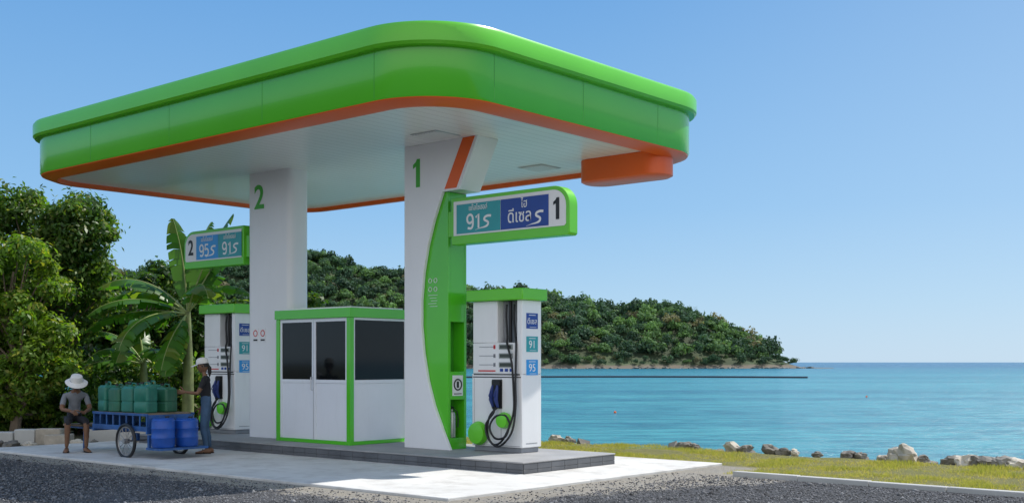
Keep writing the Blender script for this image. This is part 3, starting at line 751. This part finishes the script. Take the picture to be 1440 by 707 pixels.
# ================================================================ NEAR TREES
BARK = mat('bark', (.16,.12,.085), .9, .35, 4, bump=.6, bscale=20)
LEAF = leafmat('broad_leaf', .5, .42, .4, (1.5,1.6,.5))
def tree(name, X, Yd, lobes, nclump, nleaf, cols, leafsize=.075, base_z=0, trunk_r=.12, seed=1):
    r = np.random.default_rng(seed); rr = random.Random(seed)
    e = empty(name, R(X, Yd, base_z))
    cl = []
    for i in range(nclump):
        L_ = lobes[rr.randrange(len(lobes))]
        d = Vector((rr.gauss(0,1), rr.gauss(0,1), rr.gauss(0,1))).normalized()*rr.uniform(.3,1.15)**.5
        cl.append(Vector((L_[0]+d.x*L_[3], L_[1]+d.y*L_[4], max(.25, L_[2]+d.z*L_[5]))))
    b = MB(); top = max(c.z for c in cl)
    P0 = Vector((X, Yd, base_z-.1)); P1 = Vector((X+rr.uniform(-.2,.2), Yd, base_z+top*.3)); P2 = Vector((X+rr.uniform(-.3,.3), Yd+.1, base_z+top*.6)); P3 = Vector((X, Yd, top*.85))
    tr = [P0, P1, P2, P3]
    b.tube([R(*p) for p in tr], [trunk_r, trunk_r*.75, trunk_r*.5, trunk_r*.2], 0, 10)
    for c in cl[::2]:
        t = min(.9, max(.15, (c.z/top)*.65)); k = t*3; i = min(2, int(k)); a = tr[i].lerp(tr[i+1], k-i)
        mid = a.lerp(c, .5)+Vector((0,0,-.12+rr.uniform(-.1,.2)))
        b.tube([R(*a), R(*mid), R(*c)], [trunk_r*.3, trunk_r*.18, trunk_r*.06], 0, 5)
    b.obj('trunk_and_limbs', [BARK], e)
    C = np.array([tuple(c) for c in cl]); ctr = np.mean(C, 0)
    ci = r.integers(0, nclump, nleaf)
    cs = r.uniform(.18,.46,nclump)[ci][:,None]
    d = r.normal(0,1,(nleaf,3)); d /= np.linalg.norm(d,axis=1)[:,None]
    pos = C[ci] + d*cs*(r.random((nleaf,1))**.4)*np.array([1,1,.75])*(1+(r.random((nleaf,1)) < .12)*.6)
    out = d*.8 + np.array([0,0,.6]) + r.normal(0,.5,(nleaf,3)); out /= np.linalg.norm(out,axis=1)[:,None]
    a = np.cross(out, r.normal(0,1,(nleaf,3))); a[:,2] -= .3; a /= np.linalg.norm(a,axis=1)[:,None]
    b_ = np.cross(out, a); s = r.uniform(.6,1.35,(nleaf,1))*leafsize
    V = np.stack([pos-a*s, pos-b_*s*.48+out*s*.15, pos+a*s, pos+b_*s*.48+out*s*.15], 1)
    kc = r.random(nclump)[ci]
    cA, cB, cC = [np.array(c)*1.3 for c in cols]
    w1 = kc[:,None]; base = cA*(1-w1)+cB*w1
    yel = (r.random(nleaf) < .12)[:,None]; base = np.where(yel, cC, base)*r.uniform(.65,1.35,(nleaf,1))
    bulk('foliage', Rn(V.reshape(-1,3)), np.arange(4*nleaf).reshape(-1,4), LEAF, np.repeat(base,4,0), e)
YG = ((.08,.16,.02), (.13,.20,.025), (.22,.23,.04)); DG = ((.03,.07,.015), (.06,.12,.02), (.12,.16,.03)); MG = ((.04,.09,.018), (.085,.15,.025), (.17,.19,.05))
tree('broadleaf_tree', -11.0, 27.0, [(-11.2,27,4.3,1.3,1.2,1.5),(-10.4,27,3.2,1.0,1.1,1.6),(-12.2,27.3,3.4,1.4,1.2,1.9),(-10.2,27,4.4,.8,.8,.9)], 170, 44000, MG, .07, seed=3)
tree('broadleaf_tree', -10.6, 24.6, [(-10.6,24.6,2.7,1.1,1.0,1.4),(-10.2,24.8,1.5,1.0,1.0,1.0),(-11.4,24.8,2.2,1.2,1.0,1.9)], 120, 30000, YG, .065, seed=4)
tree('broadleaf_tree', -10.0, 30.5, [(-9.6,30.5,2.7,1.8,1.2,1.4),(-8.0,31,2.2,1.5,1.2,1.3),(-11,31,2.6,1.3,1.2,1.7)], 150, 34000, DG, .08, seed=5)
tree('broadleaf_tree', -15.0, 28.0, [(-15,28,4.2,1.8,1.6,1.8),(-14,27.5,2.5,1.7,1.4,1.8)], 110, 24000, MG, .09, seed=6)
tree('broadleaf_tree', -6.6, 33.5, [(-7,33.5,2.2,1.8,1.2,1.5),(-5.0,34.5,1.4,1.3,1.0,1.2)], 90, 20000, DG, .085, seed=7)
def shrub(X, Yd, w, h, n, cols, seed):
    tree('shrub', X, Yd, [(X,Yd,h*.5,w,.8,h*.5),(X+.4,Yd+.2,h*.35,w*.8,.7,h*.4)], 50, n, cols, .065, trunk_r=.04, seed=seed)
shrub(-9.7, 26.0, 1.1, 1.5, 11000, DG, 21); shrub(-8.2, 27.6, 1.2, 1.6, 11000, MG, 22); shrub(-11.6, 25.6, 1.2, 1.5, 11000, MG, 23)
shrub(-6.8, 28.4, 1.2, 1.7, 11000, DG, 24); shrub(-13.5, 25.5, 1.4, 1.7, 9000, DG, 25); shrub(-9.3, 28.6, 1.3, 2.0, 12000, DG, 26)

# ---------------- banana plants
BAN = leafmat('banana_leaf', .5, .35, .5, (1.3,1.5,.4))
def banana(X, Yd, h, leaves, seed):
    e = empty('banana_plant', R(X, Yd, 0)); rr = random.Random(seed)
    b = MB(); b.tube([R(X, Yd, -.05), R(X+.02, Yd, h*.5), R(X, Yd, h)], [.15, .12, .07], 0, 12); b.obj('pseudostem', [mat('banana_stem', (.17,.2,.07), .6, .35, 5)], e)
    Vs, Fs, Cs = [], [], []; rib = MB()
    for (az, el, Ln, droop, Wd) in leaves:
        az = math.radians(az); el = math.radians(el)
        p = Vector((X, Yd, h-.05)); N = 30; pts = [p.copy()]; dirs = []
        for i in range(N):
            d = Vector((math.cos(el)*math.cos(az), math.cos(el)*math.sin(az), math.sin(el))); dirs.append(d)
            p = p+d*(Ln/N); pts.append(p.copy()); el -= math.radians(droop)/N*(.4+1.2*i/N); el = max(el, math.radians(-85))
        dirs.append(dirs[-1])
        rib.tube([R(*q) for q in pts], [.022*(1-i/N)+.004 for i in range(N+1)], 0, 5)
        # blades of near-upright leaves face the road rather than edge-on
        for sgn in (-1, 1):
            fold = rr.uniform(.1,.4); i = 5
            while i < N:
                seg = rr.choice((1,2,2,3,4,5)); j = min(N, i+seg)
                jit = rr.uniform(-.25,.15)
                ring_ = []
                for k in range(i, j+1):
                    t = (k-4)/(N-4); w = Wd*.5*(math.sin(math.pi*min(1,t*.93+.05))**.55)
                    side = dirs[k].cross(Vector((0,0,1))); side = side.normalized() if side.length > .05 else Vector((1,0,0))
                    if abs(dirs[k].z) > .85: side = (side*.2 + Vector((1,.1,0))*(1 if side.x >= 0 else -1)).normalized()
                    upv = side.cross(dirs[k]).normalized()
                    o = (side*sgn*math.cos(fold+jit)-upv*math.sin(fold+jit)*(1 if upv.z > 0 else -1)).normalized()
                    tip = dirs[k]*(.12*w)
                    ring_.append((pts[k], pts[k]+o*w*.55+tip*.4, pts[k]+o*w-Vector((0,0,w*.25))+tip-(dirs[k]*.02*(1 if k==j else -1 if k==i else 0))))
                base = len(Vs)
                shade = rr.uniform(.8,1.2); c = Vector((.08,.20,.028)) if rr.random() < .85 else Vector((.17,.23,.04))
                for q in ring_:
                    for z_ in q: Vs.append(tuple(z_)); Cs.append(tuple(c*shade))
                for k in range(len(ring_)-1):
                    for m_ in (0,1): Fs.append((base+k*3+m_, base+k*3+m_+1, base+(k+1)*3+m_+1, base+(k+1)*3+m_))
                i = j
    bulk('leaf_blades', Rn(np.array(Vs)), Fs, BAN, np.array(Cs), e, smooth=True)
    rib.obj('midribs', [mat('banana_rib', (.3,.36,.12), .5, .15, 5)], e)
# azimuth: 180 = left, 270 = towards the road
banana(-7.35, 26.2, 2.75, [(165,87,2.2,18,.62),(5,74,2.5,22,.8),(10,66,2.5,30,.8),(60,82,2.3,30,.6),(185,50,2.3,95,.7),(205,25,2.3,75,.75),(170,38,2.6,110,.65),(230,5,2.1,85,.75),(200,-10,2.0,70,.7),(335,45,2.0,90,.7),(300,50,2.0,110,.7),(90,50,2.2,90,.6),(185,8,2.4,50,.7),(255,-35,1.7,40,.65),(245,-55,1.6,20,.6)], 5)
banana(-8.6, 27.0, 1.6, [(180,60,1.7,90,.55),(240,35,1.8,90,.6),(120,70,1.6,60,.5),(300,40,1.6,100,.55),(200,15,1.7,70,.6)], 8)

# ================================================================ LOW WALL
b = MB()
def rbox(X0_, X1_, Ya, Yb, z0, z1, mi=0):
    P = [R(X0_,Ya,z0),R(X1_,Ya,z0),R(X1_,Yb,z0),R(X0_,Yb,z0),R(X0_,Ya,z1),R(X1_,Ya,z1),R(X1_,Yb,z1),R(X0_,Yb,z1)]
    b.add(P, [(0,3,2,1),(4,5,6,7),(0,1,5,4),(1,2,6,5),(2,3,7,6),(3,0,4,7)], mi)
xw = -14.0
while xw < -9.1:
    wl = rnd.uniform(.35, .7); z1 = rnd.uniform(.22, .33); rbox(xw, xw+wl-.012, 22.55+rnd.uniform(-.03,.03), 22.82, -.05, z1, rnd.randrange(2)); xw += wl
rbox(-9.02, -8.62, 22.3, 22.8, -.05, .20, 1); rbox(-8.6, -7.3, 23.3, 23.5, -.05, .26, 0)
b.obj('low_stone_wall', [CONC, mat('wall_stone', (.42,.37,.30), .9, .25, 3, bump=.6, bscale=14)], None, bevel=.02)
for i, (X, Yd, s) in enumerate(((-9.5,21.9,.16),(-9.2,22.05,.12),(-9.8,22.1,.12),(-8.45,22.5,.12),(-8.2,22.7,.1))):
    rock('loose_stone', X, Yd, .03, s, ROCKL if i % 2 else ROCKM, 40+i, .6)

# ================================================================ HAND CART
cart = empty('hand_cart', (-1.55, 7.1, 0))
CB = mat('cart_blue', (.02,.09,.28), .5, .3, 5, grime=.4)
OLDW = mat('old_wood_b', (.2,.15,.1), .8, .3, 6)
b = MB()
zb = .50
b.box(-2.0, -1.1, 6.3, 8.0, zb-.03, zb, 0)
for y in (6.3, 7.15, 7.96): b.box(-1.999, -1.101, y, y+.04, zb-.07, zb-.031)
for x in (-2.0, -1.13):
    b.box(x, x+.03, 6.3, 8.0, zb+.001, zb+.05); b.box(x, x+.03, 6.3, 8.0, zb+.22, zb+.26)
    for i in range(9): b.box(x+.005, x+.025, 6.31+i*.205, 6.34+i*.205, zb+.051, zb+.219)
for y in (6.3, 7.97): b.box(-1.969, -1.131, y, y+.03, zb+.001, zb+.24)
for x in (-1.9, -1.22):
    b.box(x, x+.05, 6.75, 6.92, .31, zb-.071)
    b.tube([(x+.02, 7.98, zb-.05), (x+.02, 8.5, zb-.045), (x+.02, 9.02, zb-.04)], .02)
b.tube([(-1.9, 9.02, zb-.04), (-1.18, 9.02, zb-.04)], .02); b.tube([(-1.6, 8.98, zb-.05), (-1.6, 9.0, .04)], .02)
b.obj('frame', [CB], cart, bevel=.003)
b = MB(); b.box(-2.02, -1.14, 8.42, 8.96, zb-.018, zb+.012); b.obj('front_seat_board', [OLDW], cart, bevel=.004)
b = MB()
for x in (-2.06, -1.04):
    b.torus((x, 6.83, .30), (1,0,0), .27, .028, 0, 32, 8); b.torus((x, 6.83, .30), (1,0,0), .235, .012, 1, 32, 6)
    b.disc((x, 6.83, .30), (1,0,0), .04, .1, 1)
    for i in range(12):
        a = math.pi*2*i/12; b.tube([(x, 6.83, .30), (x, 6.83+.24*math.cos(a), .30+.24*math.sin(a))], .006, 1, 5)
b.tube([(-2.08, 6.83, .30), (-1.02, 6.83, .30)], .015, 1)
b.obj('wheels', [BLACK, STEEL], cart)
JT = mat('teal_plastic', (.018,.17,.12), .42, .2, 5, grime=.2)
JT2 = mat('green_plastic', (.02,.13,.07), .45, .2, 5, grime=.25)
def jerry(x, y, z, a, h=.50, m=None):
    e = empty('plastic_jerrycan', (x, y, z)); b = MB(); w, d = .15, .14
    rings = []
    for (q, zz) in ((.9,0),(1,.02),(1,.16),(.95,.17),(.95,.19),(1,.20),(1,.36),(.97,.40),(.75,.435)):
        rings.append(rrect(-w*q, w*q, -d*q, d*q, .045*q, zz*h/.5, 4))
    b.loft(rings)
    b.tube([(w*.45,0,.42*h/.5),(w*.45,0,.49*h/.5)], .03, 0, 12); b.disc((w*.45,0,.485*h/.5), (0,0,1), .036, .03, 1)
    b.tube([(-w*.6,0,.42*h/.5),(-w*.5,0,.485*h/.5),(w*.05,0,.49*h/.5),(w*.2,0,.43*h/.5)], .014)
    b.obj('body', [m or JT, BLACK], e, mw=Matrix.Translation((x,y,z)) @ Matrix.Rotation(a,4,'Z'))
for i, (x, y) in enumerate(((-1.82,7.78),(-1.82,7.42),(-1.80,7.05),(-1.42,7.80),(-1.42,7.44),(-1.42,7.08),(-1.40,6.70),(-1.80,6.66))):
    jerry(x, y, zb+.265, rnd.uniform(-.35,.35)+1.57, rnd.uniform(.45,.53), JT2 if i in (1,3,6) else JT)
b = MB(); b.box(-1.98, -1.12, 6.36, 7.95, zb+.235, zb+.262); b.obj('load_board', [OLDW], cart)
BD = mat('blue_drum_plastic', (.012,.08,.38), .38, .15, 5)
def drum(x, y, z, h, r):
    e = empty('plastic_drum', (x, y, z)); b = MB()
    b.lathe([(r*.9,z),(r,z+.03),(r,z+h*.3),(r*1.05,z+h*.33),(r,z+h*.36),(r,z+h*.62),(r*1.05,z+h*.65),(r,z+h*.68),(r,z+h*.92),(r*.88,z+h*.97),(r*.9,z+h)], (x,y,0), 0, 24)
    b.disc((x+r*.4,y,z+h+.01), (0,0,1), .035, .03, 1)
    b.obj('body', [BD, BLACK], e)
drum(-1.84, 6.08, .22, .48, .185); drum(-1.40, 6.08, .22, .46, .185)
b = MB(); b.box(-2.02, -1.10, 5.9, 6.295, .18, .215); b.box(-2.0,-1.96,6.24,6.29,.216,zb-.08); b.box(-1.16,-1.12,6.24,6.29,.216,zb-.08); b.obj('rear_shelf', [CB], cart)

# ================================================================ PEOPLE
SKIN = mat('skin', (.20,.105,.06), .55, .08, 8, spec=.3); HAIR = mat('hair', (.012,.01,.009), .6, .2, 20)
HATM = mat('white_hat', (.72,.70,.66), .85, .06, 10, bump=.2)
def cloth(n, c): return mat(n, c, .85, .18, 9, bump=.25, bscale=25)
def person(name, pos, ang, J, segs, mats, headc, headtilt, hat, hands, hair_long=False, feet=None):
    MW = Matrix.Translation(Vector(pos)) @ Matrix.Rotation(ang, 4, 'Z')
    e = empty(name, pos)
    names = list(J.keys()); idx = {k: i for i, k in enumerate(names)}
    me = bpy.data.meshes.new(name+'_sk'); me.from_pydata([J[k][0] for k in names], [(idx[a], idx[c]) for a, c, _ in segs], [])
    o = bpy.data.objects.new(name+'_sk', me); COL.objects.link(o)
    md = o.modifiers.new('s', 'SKIN'); md.use_smooth_shade = True; md.branch_smoothing = .6
    for i, k in enumerate(names):
        sv = me.skin_vertices[0].data[i]; sv.radius = J[k][1]; sv.use_root = (i == 0)
    sd = o.modifiers.new('d', 'SUBSURF'); sd.levels = 2; sd.render_levels = 2
    dg = bpy.context.evaluated_depsgraph_get(); dg.update()
    bm_ = bpy.data.meshes.new_from_object(o.evaluated_get(dg)); bpy.data.objects.remove(o)
    bm_.materials.clear()
    for m in mats: bm_.materials.append(m)
    sg = [(Vector(J[a][0]), Vector(J[c][0]), m) for a, c, m in segs]
    for p in bm_.polygons:
        best = 1e9; c = p.center; mi = 0
        for a, d, m in sg:
            ab = d-a; t = max(0, min(1, (c-a).dot(ab)/ab.length_squared)); q = (a+ab*t-c).length
            if q < best: best = q; mi = m if not isinstance(m, tuple) else (m[0] if t < m[1] else m[2])
        p.material_index = mi; p.use_smooth = True
    for v in bm_.vertices:   # cloth folds
        v.co += v.normal*.006*noise.noise(v.co*18)
    bm_.transform(MW); bo = bpy.data.objects.new('body', bm_); COL.objects.link(bo); par(bo, e)
    # head
    HM = MW @ Matrix.Translation(Vector(headc)) @ Matrix.Rotation(headtilt, 4, 'Y')
    bm = bmesh.new(); bmesh.ops.create_uvsphere(bm, u_segments=32, v_segments=24, radius=1)
    for v in bm.verts:
        x, y, z = v.co
        sx_, sy_, sz_ = .095, .076, .115
        if z < 0: sy_ *= 1-.28*(-z)**1.5; 
        nx_ = x*sx_; ny_ = y*sy_; nz_ = z*sz_
        if x > 0:
            nx_ *= .93
            nx_ += .024*math.exp(-((y*.076)/.012)**2)*math.exp(-((nz_+.018)/.020)**2)          # nose
            nx_ -= .009*math.exp(-((abs(ny_)-.03)/.013)**2)*math.exp(-((nz_-.008)/.012)**2)     # sockets
            nx_ += .005*math.exp(-((nz_-.028)/.010)**2)*math.exp(-(ny_/.05)**2)                 # brow
            nx_ += .006*math.exp(-(ny_/.022)**2)*math.exp(-((nz_+.055)/.010)**2)                # lips
            nx_ += .010*math.exp(-(ny_/.022)**2)*math.exp(-((nz_+.095)/.016)**2)                # chin
        v.co = (nx_, ny_, nz_)
    for f in bm.faces: f.smooth = True
    hm = bpy.data.meshes.new('head'); bm.to_mesh(hm); bm.free(); hm.materials.append(SKIN); hm.transform(HM)
    ho = bpy.data.objects.new('head', hm); COL.objects.link(ho); par(ho, e)
    b = MB()
    for sg_ in (-1, 1):
        b.disc((.081, sg_*.03, .006), (1,.15*sg_,0), .011, .006, 0, 12)
        b.disc((.0845, sg_*.03, .006), (1,.15*sg_,0), .0055, .003, 1, 10)
        b.tube([(.083, sg_*.016, .026), (.084, sg_*.03, .030), (.076, sg_*.046, .025)], .003, 1, 5)
        b.torus((-.005, sg_*.078, -.005), (0.25,1,0), .022, .007, 2, 14, 6)
    b.tube([(.083,-.02,-.055),(.0885,0,-.054),(.083,.02,-.055)], .0035, 3, 5)
    b.obj('face_details', [SWHITE, HAIR, SKIN, mat('lips', (.2,.06,.05), .5)], e, mw=HM)
    # hair cap
    b = MB(); rg_ = []
    for i in range(7):
        t = i/6; zz = .121*math.cos(t*math.pi*.56); rr_ = math.sin(t*math.pi*.56)
        rg_.append([(-.014+(.095*rr_+.006)*math.cos(a)*(1 if math.cos(a) < 0 else .82), (.078*rr_+.005)*math.sin(a), zz+(.035*t if math.cos(a) > .3 else 0)) for a in [2*math.pi*k/24 for k in range(24)]])
    b.loft(rg_, 0, True, False)
    if hair_long: b.tube([(-.085,0,.0),(-.11,0,-.05),(-.105,0,-.13),(-.09,0,-.2)], [.03,.035,.03,.008], 0, 10)
    b.obj('hair', [HAIR], e, mw=HM)
    b = MB()
    if hat == 'brim':
        rg_ = [[(r_*math.cos(a)*1.08, r_*math.sin(a), z_ - (.02*abs(math.cos(a)) if r_ > .15 else 0)) for a in [2*math.pi*k/32 for k in range(32)]] for r_, z_ in ((.185,.028),(.188,.033),(.145,.052),(.108,.058),(.104,.11),(.092,.15),(.05,.168),(.01,.166))]
        b.loft(rg_, 0, True, True)
        b.torus((0,0,.066), (0,0,1), .106, .006, 1, 32, 6)
    else:
        rg_ = [[(r_*math.cos(a)*1.1-.005, r_*math.sin(a)*.95, z_) for a in [2*math.pi*k/28 for k in range(28)]] for r_, z_ in ((.094,.04),(.096,.07),(.088,.11),(.06,.138),(.02,.148))]
        b.loft(rg_, 0, True, True)
        V_ = []; 
        for j in range(5):
            for k in range(9):
                a = (-1+2*k/8)*1.0; rr2 = .095+j*.022
                V_.append((rr2*math.cos(a*(1-.12*j))*1.05, .098*math.sin(a)*(1-.05*j), .048-j*.008-.012*abs(math.sin(a))))
        b.add(V_, [(j*9+k, j*9+k+1, (j+1)*9+k+1, (j+1)*9+k) for j in range(4) for k in range(8)])
    b.obj('hat', [HATM, GREYP], e, mw=HM)
    # hands
    b = MB()
    for (w, d, side, curl) in hands:
        w = Vector(w); d = Vector(d).normalized(); side = Vector(side); side = (side-d*side.dot(d)).normalized(); nrm = d.cross(side)
        pr = []
        for (t, hw, ht) in ((-.01,.024,.018),(.02,.032,.016),(.06,.041,.014),(.09,.040,.012)):
            pr.append([w+d*t+side*hw*math.cos(a)+nrm*ht*math.sin(a) for a in [2*math.pi*k/12 for k in range(12)]])
        b.loft(pr)
        for k, (off, ln) in enumerate(((-.030,.062),(-.010,.076),(.010,.082),(.030,.074))):
            p = w+d*.085+side*off; q = d.copy(); P_ = [p.copy()]
            for s_ in (.42,.32,.26):
                q = (Matrix.Rotation(curl, 3, side) @ q); p = p+q*ln*s_; P_.append(p.copy())
            b.tube(P_, [.0095,.009,.008,.0055], 0, 7)
        p = w+d*.03+side*.034; q = (d*.6+side*.8).normalized(); P_ = [p.copy()]
        for s_ in (.035,.03,.022):
            p = p+q*s_; P_.append(p.copy()); q = (q+d*.35).normalized()
        b.tube(P_, [.012,.011,.0095,.006], 0, 7)
    b.obj('hands', [SKIN], e, mw=MW)
    # feet
    b = MB()
    for (a, yaw) in feet[0]:
        M2 = Matrix.Translation(Vector(a)) @ Matrix.Rotation(yaw, 4, 'Z')
        prof = ((-.075,.028,.05),(-.05,.036,.075),(.0,.036,.085),(.05,.040,.06),(.11,.046,.04),(.155,.040,.03),(.185,.02,.02))
        b.loft([[M2 @ Vector((t, hw*math.cos(q), .012+max(0,(ht*.5+ht*.5*math.sin(q))))) for q in [2*math.pi*k/12 for k in range(12)]] for t, hw, ht in prof], 0)
        b.loft([[M2 @ Vector((t, (hw+.006)*c_, z_)) for c_, z_ in ((-1,0),(1,0),(1,.014),(-1,.014))] for t, hw, ht in prof], 1)
        b.tube([M2 @ Vector((.04,-.045,.015)), M2 @ Vector((.06,0,.075)), M2 @ Vector((.04,.045,.015))], .01, 1, 6)
    b.obj('feet_in_sandals', [SKIN if feet[1] == 'skin' else feet[1], mat('sandal', (.03,.025,.02), .7)], e, mw=MW)
GZ = .035
sh = cloth('grey_shirt', (.22,.23,.25)); st = cloth('dark_shorts', (.02,.02,.025))
# seated on the front board of the cart, hunched forward, forearms on his thighs
J = {
 'pelvis': ((0,0,.595), (.12,.15)), 'waist': ((.03,0,.74), (.11,.14)), 'chest': ((.11,0,.91), (.115,.155)), 'upch': ((.18,0,1.01), (.09,.13)), 'neck': ((.245,0,1.10), (.052,.052)), 'hd': ((.285,0,1.145), (.05,.05)),
 'shL': ((.17,.17,1.005), (.062,.062)), 'elL': ((.24,.235,.76), (.042,.042)), 'wrL': ((.46,.12,.71), (.027,.027)),
 'shR': ((.17,-.17,1.005), (.062,.062)), 'elR': ((.25,-.235,.76), (.042,.042)), 'wrR': ((.47,-.10,.73), (.027,.027)),
 'hiL': ((.05,.09,.57), (.088,.088)), 'knL': ((.43,.15,.55), (.06,.06)), 'caL': ((.44,.15,.38), (.054,.05)), 'anL': ((.41,.15,.09), (.032,.032)),
 'hiR': ((.05,-.09,.57), (.088,.088)), 'knR': ((.42,-.15,.56), (.06,.06)), 'caR': ((.38,-.155,.38), (.054,.05)), 'anR': ((.30,-.16,.09), (.032,.032))}
S_ = [('pelvis','waist',1),('waist','chest',0),('chest','upch',0),('upch','neck',(0,.6,2)),('neck','hd',2),('upch','shL',0),('upch','shR',0),('shL','elL',(0,.72,2)),('elL','wrL',2),('shR','elR',(0,.72,2)),('elR','wrR',2),
      ('pelvis','hiL',1),('pelvis','hiR',1),('hiL','knL',1),('hiR','knR',1),('knL','caL',(1,.25,2)),('knR','caR',(1,.25,2)),('caL','anL',2),('caR','anR',2)]
person('man_in_hat', (-1.93, 8.74, GZ-.01), math.radians(-112), J, S_, [sh, st, SKIN], (.31,0,1.20), math.radians(26), 'brim',
       [((.46,.12,.71),(1,-.5,-.2),(0,-1,.3),.45),((.47,-.10,.73),(1,.5,-.2),(0,1,.3),.45)], feet=([((.41,.15,0.01),.2),((.30,-.16,0.01),-.2)], 'skin'))
bs_ = cloth('black_tshirt', (.015,.015,.018)); jn = cloth('blue_jeans', (.05,.10,.18))
J = {
 'pelvis': ((-.02,0,.86), (.105,.145)), 'waist': ((-.015,0,1.0), (.085,.115)), 'chest': ((0,0,1.16), (.10,.14)), 'upch': ((0,0,1.28), (.075,.115)), 'neck': ((.015,0,1.37), (.042,.042)), 'hd': ((.03,0,1.43), (.045,.045)),
 'shL': ((0,.155,1.275), (.052,.052)), 'elL': ((.10,.20,1.03), (.038,.038)), 'wrL': ((.32,.14,1.06), (.024,.024)),
 'shR': ((0,-.155,1.275), (.052,.052)), 'elR': ((.0,-.21,1.01), (.038,.038)), 'wrR': ((.08,-.22,.79), (.024,.024)),
 'hiL': ((-.02,.08,.79), (.092,.092)), 'knL': ((.03,.10,.46), (.06,.06)), 'caL': ((.0,.10,.30), (.055,.055)), 'anL': ((-.03,.10,.09), (.04,.04)),
 'hiR': ((-.02,-.08,.79), (.092,.092)), 'knR': ((.0,-.09,.46), (.06,.06)), 'caR': ((-.04,-.09,.30), (.055,.055)), 'anR': ((-.06,-.09,.09), (.04,.04))}
S_ = [('pelvis','waist',1),('waist','chest',0),('chest','upch',0),('upch','neck',(0,.5,2)),('neck','hd',2),('upch','shL',0),('upch','shR',0),('shL','elL',(0,.6,2)),('elL','wrL',2),('shR','elR',(0,.6,2)),('elR','wrR',2),
      ('pelvis','hiL',1),('pelvis','hiR',1),('hiL','knL',1),('hiR','knR',1),('knL','caL',1),('knR','caR',1),('caL','anL',1),('caR','anR',1)]
person('woman_in_cap', (-.74, 6.52, GZ), math.radians(140), J, S_, [bs_, jn, SKIN], (.045,0,1.50), math.radians(8), 'cap',
       [((.32,.14,1.06),(1,-.1,0),(0,-.2,1),.4),((.08,-.22,.79),(.2,0,-1),(1,0,.2),.25)], True, feet=([((-.03,.10,0),.1),((-.06,-.09,0),-.15)], 'skin'))

# ================================================================ LIGHT, SKY, CAMERA
el = math.radians(54); az = Vector((.94, -.34, 0)).normalized()
sd = Vector((az.x*math.cos(el), az.y*math.cos(el), math.sin(el)))
sun = bpy.data.lights.new('sun', 'SUN'); sun.energy = 5.0; sun.angle = math.radians(.5); sun.color = (1, .95, .88)
so = bpy.data.objects.new('sun', sun); so.rotation_euler = sd.to_track_quat('Z', 'Y').to_euler(); so.location = (0, 0, 30); COL.objects.link(so)
w = bpy.data.worlds.new('World'); scene.world = w; w.use_nodes = True
nt = w.node_tree; L = nt.links; bg = nt.nodes['Background']; sky = nt.nodes.new('ShaderNodeTexSky'); sky.sky_type = 'NISHITA'; sky.sun_disc = False
sky.sun_elevation = el; sky.sun_rotation = math.atan2(az.x, az.y); sky.air_density = 1.0; sky.dust_density = .4; sky.ozone_density = 2.0
# clear-sky colour by elevation and bearing (inland side brightened and whitened as added fill for the shade), blended over the physical sky
tc = nn(nt, 'ShaderNodeTexCoord'); sp = nn(nt, 'ShaderNodeSeparateXYZ'); L.new(tc.outputs['Generated'], sp.inputs[0])
cr = nn(nt, 'ShaderNodeValToRGB'); L.new(sp.outputs['Z'], cr.inputs[0])
K = 1/.13
els = cr.color_ramp.elements
els[0].position = 0.0; els[0].color = (.50, .70, .90, 1)
els[1].position = 1.0; els[1].color = (.20, .40, .82, 1)
for p, c in ((.05, (.40, .64, .89)), (.13, (.265, .53, .86)), (.30, (.15, .39, .77)), (.55, (.16, .38, .78))):
    e_ = els.new(p); e_.color = c + (1,)
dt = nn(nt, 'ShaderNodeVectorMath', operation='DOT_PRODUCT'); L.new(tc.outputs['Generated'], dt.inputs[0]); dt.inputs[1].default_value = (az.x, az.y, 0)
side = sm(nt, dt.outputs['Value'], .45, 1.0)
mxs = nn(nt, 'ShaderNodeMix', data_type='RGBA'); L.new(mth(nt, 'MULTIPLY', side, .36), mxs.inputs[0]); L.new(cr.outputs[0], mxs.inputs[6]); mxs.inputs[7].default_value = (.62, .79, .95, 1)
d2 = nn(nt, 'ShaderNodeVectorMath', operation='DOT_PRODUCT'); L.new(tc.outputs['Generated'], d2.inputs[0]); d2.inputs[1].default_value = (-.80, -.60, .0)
inl_fill = sm(nt, d2.outputs['Value'], -.1, .9)
mxi = nn(nt, 'ShaderNodeMix', data_type='RGBA'); L.new(inl_fill, mxi.inputs[0]); L.new(mxs.outputs[2], mxi.inputs[6]); mxi.inputs[7].default_value = (1.1, 1.13, 1.17, 1)
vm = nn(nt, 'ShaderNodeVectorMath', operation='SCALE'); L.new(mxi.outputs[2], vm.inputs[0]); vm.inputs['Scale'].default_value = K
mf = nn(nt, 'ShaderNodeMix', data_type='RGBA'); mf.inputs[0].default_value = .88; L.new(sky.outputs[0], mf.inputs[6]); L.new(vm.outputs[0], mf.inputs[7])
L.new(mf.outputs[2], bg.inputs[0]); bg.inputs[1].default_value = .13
scene.view_settings.view_transform = 'Standard'; scene.view_settings.look = 'None'; scene.view_settings.exposure = 0
cam = bpy.data.cameras.new('camera'); cam.sensor_width = 36; cam.lens = 1627/1440*36; cam.shift_y = 155.5/1440; cam.clip_end = 100000; cam.clip_start = .1
co = bpy.data.objects.new('camera', cam); co.location = (CX, CY, CH); co.rotation_euler = (math.radians(90), 0, -math.atan2(.758, .652)); COL.objects.link(co)
scene.camera = co
